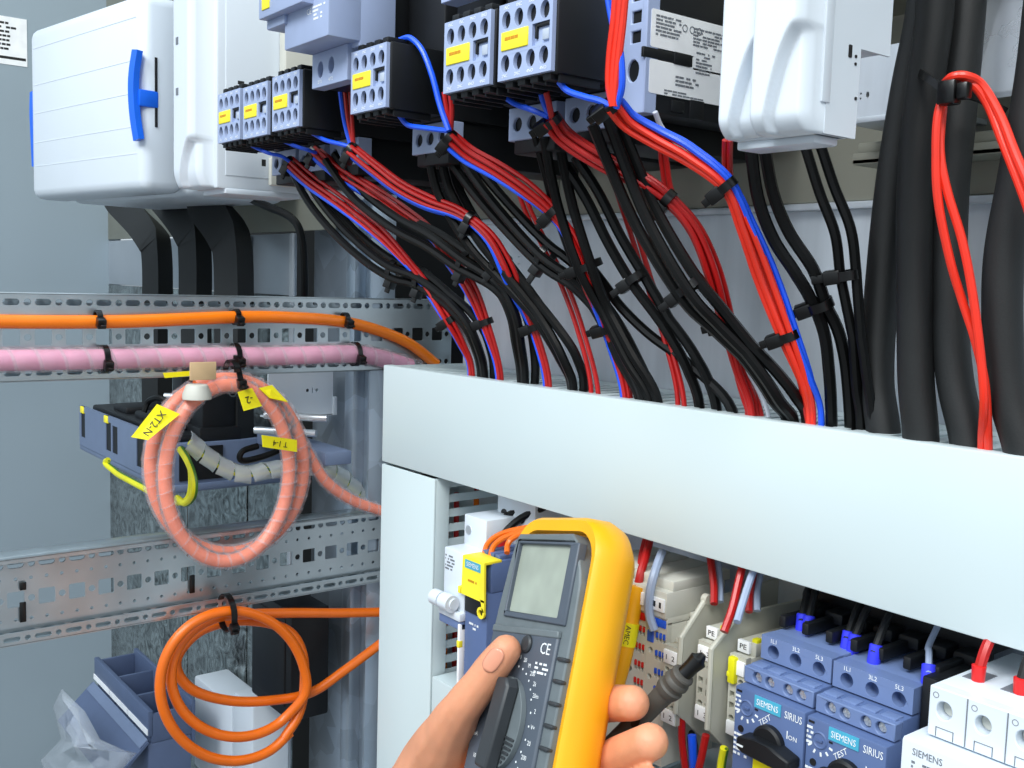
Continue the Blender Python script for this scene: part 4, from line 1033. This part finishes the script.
# ------------------------------------------------------------------ motor protection breakers
BW = .0446
def motor_breaker(label, x, y=-.02, z=-.154):
    t = thing('motor_breaker', label, 'circuit breaker', (x, y, z), 'blue-grey motor breakers')
    b = B().box(.0004, BW-.0004, .0, .09, 0, .0985, .001)
    b.box(.0004, BW-.0004, .012, .09, .09, .1082, .0008)
    b.box(.0004, BW-.0004, .026, .09, .107, .1215, .0008)
    mk('housing', b, 'dark_blue_grey', t)
    # middle deck with four screw terminals
    hs = [circ(cx, .0043, .0029, 16) for cx in (.0085, .0165, .028, .036)]
    mk('screw_deck', B().plate(rect(0, BW-.0012, 0, .0085), hs, (.0006, .0062, .0992), *XZ, (0, .006, 0)).box(.0006, BW-.0006, .0125, .02, .0992, .1074, .0006), 'blue_grey', t, bev=.0005)
    for cx in (.0085, .0165, .028, .036):
        b = B().cyl((cx+.0006, .0085, .1035), (cx+.0006, .0118, .1035), .0024, n=14)
        b.box(cx-.0014, cx+.0026, .0079, .0086, .1031, .1039).box(cx+.0002, cx+.001, .0079, .0086, .1015, .1055)
        mk('screw', b, 'steel', t)
    b = B()
    for i in range(4): b.box(.002+.0106*i, .0102+.0106*i, .0095, .0165, .1072, .1088, .0006)
    mk('cover_flap', b, 'blue_grey', t)
    # top deck with three wire holes
    hs = [circ(cx, .0052, .0037, 18) for cx in (.008, .0222, .0365)]
    mk('terminal_deck', B().plate(rect(0, BW-.0008, 0, .0128), hs, (.0004, .0195, .1092), *XZ, (0, .0095, 0)).box(.0004, BW-.0004, .0285, .075, .1092, .122, .0006), 'blue_grey', t, bev=.0006)
    b = B()
    for s, cx in (('1L1', .008), ('3L2', .0222), ('5L3', .0365)): write(b, s, (cx+.0004, .0195, .1201), *XZ, .0032)
    mk('deck_print', b, 'print_white', t)
    # face
    mk('badge', B().plate(rect(.0135, .0300, .0912, .0975), [], (0, -.0005, 0), *XZ, (0, .0008, 0)), 'teal_badge', t)
    b = B(); write(b, 'SIEMENS', (.0218, -.0006, .0943), *XZ, .0046, sx=.8); write(b, 'SIRIUS', (.0375, -.0001, .0935), *XZ, .0054, sx=.72)
    write(b, 'I', (.0345, -.0001, .0835), *XZ, .006); write(b, 'ON', (.0378, -.0001, .0828), *XZ, .0034)
    write(b, 'TEST', (.0205, -.0001, .0862), (1, 0, .85), (-.45, 0, 1), .0042)
    lines(b, (.0012, -.0001, .0735), *XZ, .012, .013, 5, 8); lines(b, (.001, -.0001, .094), *XZ, .004, .010, 4, 2)
    for a in range(5):
        an = math.radians(215+a*32); b.plate(rect(-.0005, .0005, -.001, .001), [], (.0085+.0068*math.cos(an), -.0002, .0885+.0068*math.sin(an)), (-math.sin(an), 0, math.cos(an)), (math.cos(an), 0, math.sin(an)), (0, .0003, 0))
    mk('print', b, 'print_white', t)
    b = B().lathe((.0085, .001, .0885), (0, -1, 0), [(0, .0044), (.0012, .0044), (.0016, .0038), (.0008, .0032)], 20).box(.0067, .0103, -.0009, .0005, .088, .089)
    mk('current_dial', b, 'dark_blue_grey', t)
    b = B().box(.0018, .005, -.0004, .001, .0958, .0968).box(.0138, .0158, -.0004, .001, .0895, .0903).cyl((.0055, -.0005, .0765), (.0055, .001, .0765), .0018, n=12); mk('slot', b, 'print_black', t)
    # rotary handle
    b = B().lathe((.0245, .0, .076), (0, -1, 0), [(0, .0092), (.003, .0092), (.0042, .008)], 28)
    a = mk('handle_collar', b, 'black_plastic', t)
    b = B(); b.M = Matrix.Translation((.0268, -.003, .0735)) @ Matrix.Rotation(math.radians(2), 4, 'Y') @ Matrix.Diagonal((.78, .9, .84, 1))
    b.plate([(-.021, -.0035), (-.016, -.0058), (.016, -.0058), (.021, -.0035), (.021, .0028), (.008, .006), (-.008, .006), (-.021, .003)], [], (0, -.008, 0), *XZ, (0, .0115, 0))
    h = mk('rotary_handle', b, 'black_plastic', t, bev=.0012)
    mk('pointer', B().box(.0115, .0155, -.0107, -.0099, .0725, .0733), 'print_white', h)
    b = B().plate(rect(.0145, .036, .0, .0645), [], (0, -.0004, 0), *XZ, (0, .0008, 0)); mk('yellow_plate', b, 'label_yellow', t)
    return t
mb = motor_breaker('left blue-grey motor breaker, its rotary handle fully in view', .3963)
dup(mb, (.4412, -.02, -.1545), 'right blue-grey motor breaker, next to the white breaker')
# black comb busbar with prongs
t = thing('comb_busbar', 'black comb busbar lying over both motor breakers', 'busbar', (.394, .026, -.0275))
b = B().box(0, .100, .022, .05, .002, .016, .002)
for i in range(7):
    x = .002+.0148*i
    b.box(x, x+.0045, -.012, .03, -.0032, .0035, .0012)
    b.box(x-.002, x+.010, .010, .03, -.001, .006, .002)
b.box(.0925, .100, -.022, .03, -.045, .001, .001)
mk('comb', b, 'black_plastic', t)
for i, (px, py, ex, ey) in enumerate(((801, 620, 808, 590), (807, 622, 816, 590), (846, 638, 858, 608), (852, 641, 868, 608), (873, 652, 888, 618), (928, 673, 929, 645))):
    o = P(px, py+9, Z=-.0315); e = P(ex, ey, Y=o.y+.014)
    n = 'leftmost,second,third,fourth,fifth,rightmost'.split(',')[i]
    t = thing('ferruled_wire', f'black wire ending in a blue ferrule above the motor breakers, the {n} of six', 'wire', o)
    mk('ferrule', B().lathe((0, 0, -.003), (e-o).normalized()*.4+Vector((0, 0, .6)), [(0, .0026), (.0025, .0033), (.0108, .0033), (.0112, .0028)], 14), 'ferrule_blue', t)
    mk('wire', B().tube(crom([Vector((0, 0, .004)), (e-o)*.35+Vector((0, 0, .003)), (e-o)*.7+Vector((0, 0, .002)), e-o, (e-o)*1.3+Vector((0, .01, .006))], 6), .0021 if i < 5 else .0016, 8), 'hose_black' if i < 5 else 'grey_wire', t)
# white miniature breakers at the right edge
t = thing('miniature_breaker', 'white multi-pole breaker in the bottom right corner', 'circuit breaker', (.505, -.03, -.127))
b = B(); PW = .0172
hs = [circ(PW*i+.0065+.0005, .0125, .0036, 18, .004) for i in range(4)]
b.plate(rect(0, PW*4, 0, .022), hs, (0.003, .003, .088), *XZ, (0, .007, 0)).box(.003, .003+PW*4, .0095, .075, .086, .11, .0006)
b.box(-.0035, PW*4+.003, -.006, .075, 0, .087, .0015)
mk('housing', b, 'white_plastic', t, bev=.0005)
b = B()
for i in range(4): b.cyl((PW*i+.01, .0085, .1005), (PW*i+.01, .0096, .1005), .0033, n=16)
mk('terminal_screw', b, 'beige_grey', t)
b = B()
for i in range(4):
    x = .003+PW*i
    if i: b.box(x-.0002, x+.0002, .0026, .004, .0885, .1095)
    b.box(x+.004, x+.0118, .0028, .004, .0925, .0928).box(x+.0038, x+.0042, .0028, .004, .0885, .0928).box(x+.0116, x+.012, .0028, .004, .0885, .0928)
    b.plate(circ(x+.003, .1065, .0014, 10), [circ(x+.003, .1065, .0011, 10)], (0, .0029, 0), *XZ, (0, .0003, 0))
mk('seam', b, 'print_grey', t)
b = B(); write(b, 'SIEMENS', (.009, -.0061, .082), *XZ, .0044, sx=.85); lines(b, (.002, -.0061, .078), *XZ, .014, .006, 3, 5); mk('print', b, 'print_grey', t)
b = B()
for i in range(4): b.box(PW*i+.0058, PW*i+.0148, .024, .038, .1098, .1102)
mk('wire_opening', b, 'print_grey', t)
for (px, py, lab) in ((978, 683, 'dark red wire entering the white breaker at the lower right'), (1020, 696, 'red ferruled wire at the very right edge, on the white breaker')):
    o = P(px, py-2, Z=-.0172)
    t = thing('ferruled_wire', lab, 'wire', o)
    mk('ferrule', B().lathe((0, 0, -.004), (0, 0, 1), [(0, .0026), (.011, .0031), (.0112, .0026)], 14), 'ferrule_red', t)
    mk('wire', B().tube(crom([Vector((0, 0, .004)), Vector((.0003, .004, .0135)), Vector((.0005, .014, .026)), Vector((.001, .03, .05))], 6), .0025, 8), 'red_wire' if px < 1000 else 'hose_black', t)

# ================================================================== MULTIMETER
from mathutils import Quaternion
rv = Vector((-.3364, -.1852, -.161))
MT = Matrix.Translation((.296, -.0701, -.0166)) @ Matrix.Rotation(rv.length, 4, rv.normalized())
meter = thing('multimeter', 'dark grey handheld multimeter in a bright yellow rubber holster', 'multimeter')
meter.matrix_world = MT
def section(hx, zt, zb, r, n=7, cx=.0065):
    return rrect(cx-hx, cx+hx, zb, zt, r, n)
def loft(b, secs, capf=True, capb=True):
    n = len(secs[0][1]); vs = [Vector((x, y, z)) for y, l in secs for x, z in l]; fs = []
    for i in range(len(secs)-1):
        for k in range(n): a, c = i*n+k, i*n+(k+1) % n; fs.append((a, c, c+n, a+n))
    if capf: fs.append(tuple(reversed(range(n))))
    if capb: fs.append(tuple(range((len(secs)-1)*n, len(secs)*n)))
    return b.add(vs, fs)
HX, ZT, ZB = .0455, .0365, -.158
# holster: open-fronted rubber shell
sec = [(.006, section(HX-.0075, ZT-.009, ZB+.009, .016)), (-.0005, section(HX-.0065, ZT-.008, ZB+.008, .017)), (-.0012, section(HX-.003, ZT-.002, ZB+.003, .02)), (.002, section(HX-.0005, ZT, ZB, .022)), (.014, section(HX+.0005, ZT+.001, ZB-.001, .022)), (.023, section(HX-.002, ZT-.001, ZB+.002, .022)), (.030, section(HX-.008, ZT-.006, ZB+.008, .02)), (.033, section(HX-.017, ZT-.014, ZB+.017, .016))]
b = loft(B(), sec)
mk('holster', b, 'holster_yellow', meter, smooth=60)
# grey case face, outlined as seen: narrower at the top corners
out = [(-.0275, .0252), (.0285, .0262), (.034, .0225), (.043, .006), (.0448, .0), (.0462, -.03), (.0452, -.095), (.044, -.148), (-.036, -.148), (-.0365, -.095), (-.0362, -.04), (-.0350, -.018), (-.0325, .008), (-.0305, .0215)]
b = B().plate(out, [rect(-.0245, .0315, -.0215, .0215)], (0, -.0045, 0), *XZ, (0, .012, 0))
case = mk('case', b, 'meter_grey', meter, bev=.0016)
b = B().plate([(-.0255, -.0235), (.0398, -.0235), (.0395, .0212), (-.0250, .0208)], [rrect(-.0237, .0312, -.0200, .0193, .0012)], (0, -.0060, 0), *XZ, (0, .006, 0)); mk('bezel', b, 'meter_panel', meter, bev=.0008)
b = B().box(-.0245, .0318, -.0032, .001, -.021, .0202); mk('display', b, 'lcd_glass', meter)
# lower control panel
b = B().plate([(-.0325, -.0295), (.0370, -.0270), (.0365, -.1), (.0355, -.147), (-.0345, -.147)], [], (0, -.0066, 0), *XZ, (0, .004, 0)); mk('control_panel', b, 'meter_panel', meter, bev=.0012)
b = B().plate([(-.0325, -.0290), (.0370, -.0265), (.0375, -.0305), (-.0325, -.0330)], [], (0, -.0072, 0), *XZ, (0, .003, 0)); mk('panel_lip', b, 'meter_grey', meter, bev=.0008)
b = B().lathe((.0088, -.0060, -.0362), (0, -1, 0), [(0, .0048), (.0018, .0048), (.0026, .0038)], 20); mk('push_button', b, 'meter_dark', meter)
for i in range(6):
    z = -.0405-.0113*i; x = .0385-.0003*i
    b = B().box(x, x+.0085, -.0062, -.002, z-.0011, z+.0011, .001); mk('grip_rib', b, 'meter_dark', meter)
# rotary knob, pointed like a shark fin
b = B(); b.M = Matrix.Translation((.004, -.0066, -.0795)) @ Matrix.Rotation(math.radians(4), 4, 'Y') @ Matrix.Diagonal((1.05, .85, .92, 1))
disc = [(.019*math.cos(math.radians(a)), .0265*math.sin(math.radians(a))) for a in range(-100, 101, 8)]
b.plate([(x-.002, z) for x, z in disc]+[(-.010, .024), (-.010, -.025)], [], (0, -.004, 0), *XZ, (0, .004, 0))
b.M = b.M
kn = mk('range_knob', b, 'meter_grey', meter, bev=.0015)
b2 = B(); b2.M = b.M
b2.plate([(-.0055, -.027), (.0062, -.027), (.0092, .022), (.006, .0265), (-.0025, .025)], [], (0, -.0135, 0), *XZ, (0, .0095, 0)); mk('knob_bar', b2, 'meter_dark', kn, bev=.0014)
b3 = B(); b3.M = b.M
for k in range(6): b3.box(.0072, .0155-.0009*k*k*.3, -.0055, -.0035, -.007-.0028*k, -.0057-.0028*k, .0003)
mk('knob_grip', b3, 'meter_dark', kn)
b = B(); PYF = -.0067
write(b, 'CE', (.0275, PYF, -.0372), *XZ, .0085); lines(b, (.0205, PYF, -.0445), *XZ, .014, .007, 3, 2, .7)
for i, (a, s) in enumerate(((96, '0'), (84, '20'), (72, 'M'), (60, '200'), (48, '2k'), (36, '20m'), (22, '2'), (8, 'V='), (-6, '20'), (-20, '200'), (-34, '2'), (-48, 'V~'), (-62, '20'), (-76, 'A'))):
    r_ = math.radians(a-8); x = .0035+.0265*math.cos(r_); z = -.0775+.0335*math.sin(r_)
    write(b, s, (x, PYF, z), *XZ, .0034); b.plate(circ(.0035+.0222*math.cos(r_), -.0775+.0285*math.sin(r_), .0006, 8), [], (0, PYF, 0), *XZ, (0, .0003, 0))
for i in range(6):
    r_ = math.radians(125+i*22); write(b, ('20', '2', '200', 'mA', '10', 'A')[i], (-.002+.026*math.cos(r_), PYF, -.084+.032*math.sin(r_)), *XZ, .0034)
mk('print', b, 'print_white', meter)

# ================================================================== PROBE
pa, pb = P(560, 798, Y=-.065), P(684, 674, Y=-.042); d_ = (pb-pa); L_ = d_.length; d_.normalize()
t = thing('test_probe', 'dark grey test probe with a ribbed collar, held between the fingers', 'probe', pa)
pr = [(0, .0048), (.012, .0054), (.05, .0057), (L_*.80, .0055), (L_*.86, .0059)]
mk('handle', B().lathe((0, 0, 0), d_, pr, 22), 'probe_grey', t)
q = L_*.86
pr = [(q, .0060), (q+.002, .0070), (q+.005, .0074), (q+.006, .0065), (q+.008, .0065), (q+.009, .0072), (q+.011, .0070), (q+.012, .0062), (q+.014, .0062), (q+.015, .0066), (q+.016, .0062), (q+.017, .0046)]
mk('collar', B().lathe((0, 0, 0), d_, pr, 24), 'probe_grey', t)
q += .016; e = P(703, 656, Y=-.03)-pa-d_*q
mk('tip', B().lathe(d_*q, d_*.6+e.normalized()*.4, [(0, .0042), (.006, .0042), (.011, .0050), (.012, .0034), (.015, .0016)], 16), 'tie_black', t)
for f in (.36, .66):
    c = d_*(L_*f); n_ = (CAM-pa-c).normalized(); n_ = (n_-d_*n_.dot(d_)).normalized()
    b = B(); u = d_; v_ = n_.cross(u); b.plate(circ(0, 0, .0034, 16, .002), [], c+n_*.0057, u, v_, -n_*.0012); mk('grip_hole', b, 'tie_black', t)
t = thing('test_lead', 'grey test lead curling below the probe hand', 'lead', P(640, 735, Y=.01)); o = t.location.copy()
mk('lead', at0(B().tube(crom([P(632, 768, Y=.0), P(655, 738, Y=.01), P(672, 728, Y=.02), P(690, 735, Y=.025), P(695, 770, Y=.02)], 8), .0032, 10), o), 'probe_grey', t)

# ================================================================== HAND
def ML(px, py, y):
    """photo point on the plane that lies y behind the meter's face"""
    Mi = MT.inverted(); o = Mi @ CAM; v = Mi.to_3x3() @ ray(px, py); tt = (y-o.y)/v.y
    return MT @ (o+v*tt)
def capsules(b, pts, rs, n=6):
    pts = [Vector(p) for p in pts]
    for i in range(len(pts)-1):
        p, q, r0, r1 = pts[i], pts[i+1], rs[i], rs[i+1]
        steps = max(2, int((q-p).length/.0022))
        for k in range(steps+1):
            f = k/steps; yield p.lerp(q, f), r0+(r1-r0)*f
balls = []
def limb(px, rs, n=5, round_=True):
    c = [ML(*q) for q in px]; k = crom(c, n); rr = []
    for i in range(len(k)):
        f = i/n; j = min(int(f), len(rs)-2); rr.append(rs[j]+(rs[j+1]-rs[j])*(f-j))
    balls.extend(capsules(None, k, rr))
# thumb over the face, thenar and wrist at the lower left
limb([(506, 650, -.0155), (494, 665, -.018), (480, 684, -.0195), (462, 708, -.019), (449, 733, -.012), (436, 768, .002), (420, 815, .012)], [.0088, .0098, .0102, .0116, .0155, .0235, .030])
limb([(436, 768, .004), (405, 815, .018), (350, 890, .03), (280, 970, .05)], [.021, .027, .029, .034])
limb([(449, 745, .0), (455, 790, .012), (440, 830, .02)], [.015, .022, .026])
# palm behind the meter
for tx, ty in ((478, 762), (475, 800), (470, 840), (462, 872)):
    limb([(400, 850, .03), (440, (ty+850)/2, .044), (tx, ty, .0465)], [.024, .02, .0125])
# fingers round the back, tips at the right
limb([(478, 762, .046), (535, 738, .0475), (580, 712, .047), (606, 704, .038), (632, 703, .032)], [.0115, .0108, .0106, .0104, .0096])
limb([(475, 800, .046), (535, 790, .049), (590, 772, .050), (618, 757, .039), (650, 742, .032)], [.0118, .0112, .0112, .0110, .0098])
limb([(470, 840, .046), (535, 835, .049), (590, 815, .050), (625, 797, .042), (648, 785, .032)], [.0115, .011, .011, .0106, .0092])
limb([(462, 872, .046), (525, 872, .049), (575, 860, .048), (605, 845, .040), (622, 836, .032)], [.0105, .0098, .0096, .0092, .008])
def ico(sub=2):
    bm = bmesh.new(); bmesh.ops.create_icosphere(bm, subdivisions=sub, radius=1); v = [x.co.copy() for x in bm.verts]; bm.verts.index_update(); f = [[q.index for q in p.verts] for p in bm.faces]; bm.free(); return v, f
iv, if_ = ico()
b = B()
for p, r in balls: b.add([p+v*r for v in iv], if_)
hand = mk('person', b, 'skin', smooth=None)
rm = hand.modifiers.new('remesh', 'REMESH'); rm.mode = 'VOXEL'; rm.voxel_size = .0013; rm.use_smooth_shade = True
sm = hand.modifiers.new('smooth', 'SMOOTH'); sm.factor = .5; sm.iterations = 7
me = bpy.data.meshes.new_from_object(hand.evaluated_get(bpy.context.evaluated_depsgraph_get()))
hand.modifiers.clear(); hand.data = me
tag(hand, 'left hand of a person gripping the meter, thumb on its face, fingertips pinching the probe', 'person')
# thumb nail
from mathutils.bvhtree import BVHTree
bv = BVHTree.FromPolygons([v.co for v in me.vertices], [tuple(p.vertices) for p in me.polygons])
def nail(c0, c1, hw, name, parent, lift=.0004, side=Vector((0, 0, 0))):
    """thin curved nail laid on the finger skin between two photo points"""
    vs = []; fs = []; N = 9; K = 8
    for i in range(N+1):
        for k in range(K+1):
            s = i/N; u = (k/K-.5)*2*math.sqrt(max(.04, 1-abs(2*s-1)**3.2))
            x = c0[0]+(c1[0]-c0[0])*s; y = c0[1]+(c1[1]-c0[1])*s
            dx, dy = c1[0]-c0[0], c1[1]-c0[1]; l = math.hypot(dx, dy)
            r_ = ray(x-dy/l*u*hw, y+dx/l*u*hw)
            h = bv.ray_cast(CAM, r_)
            p = h[0]+h[1]*lift if h[0] is not None else (vs[-1].copy() if vs else CAM+r_*.55)
            vs.append(p)
    for i in range(N):
        for k in range(K): a = i*(K+1)+k; fs.append((a, a+1, a+K+2, a+K+1))
    o = mk(name, B().add(vs, fs), 'nail', parent); md = o.modifiers.new('thickness', 'SOLIDIFY'); md.thickness = .0005; md.offset = 0
    return o
nail((486, 671), (501, 649), 8, 'thumb_nail', hand)
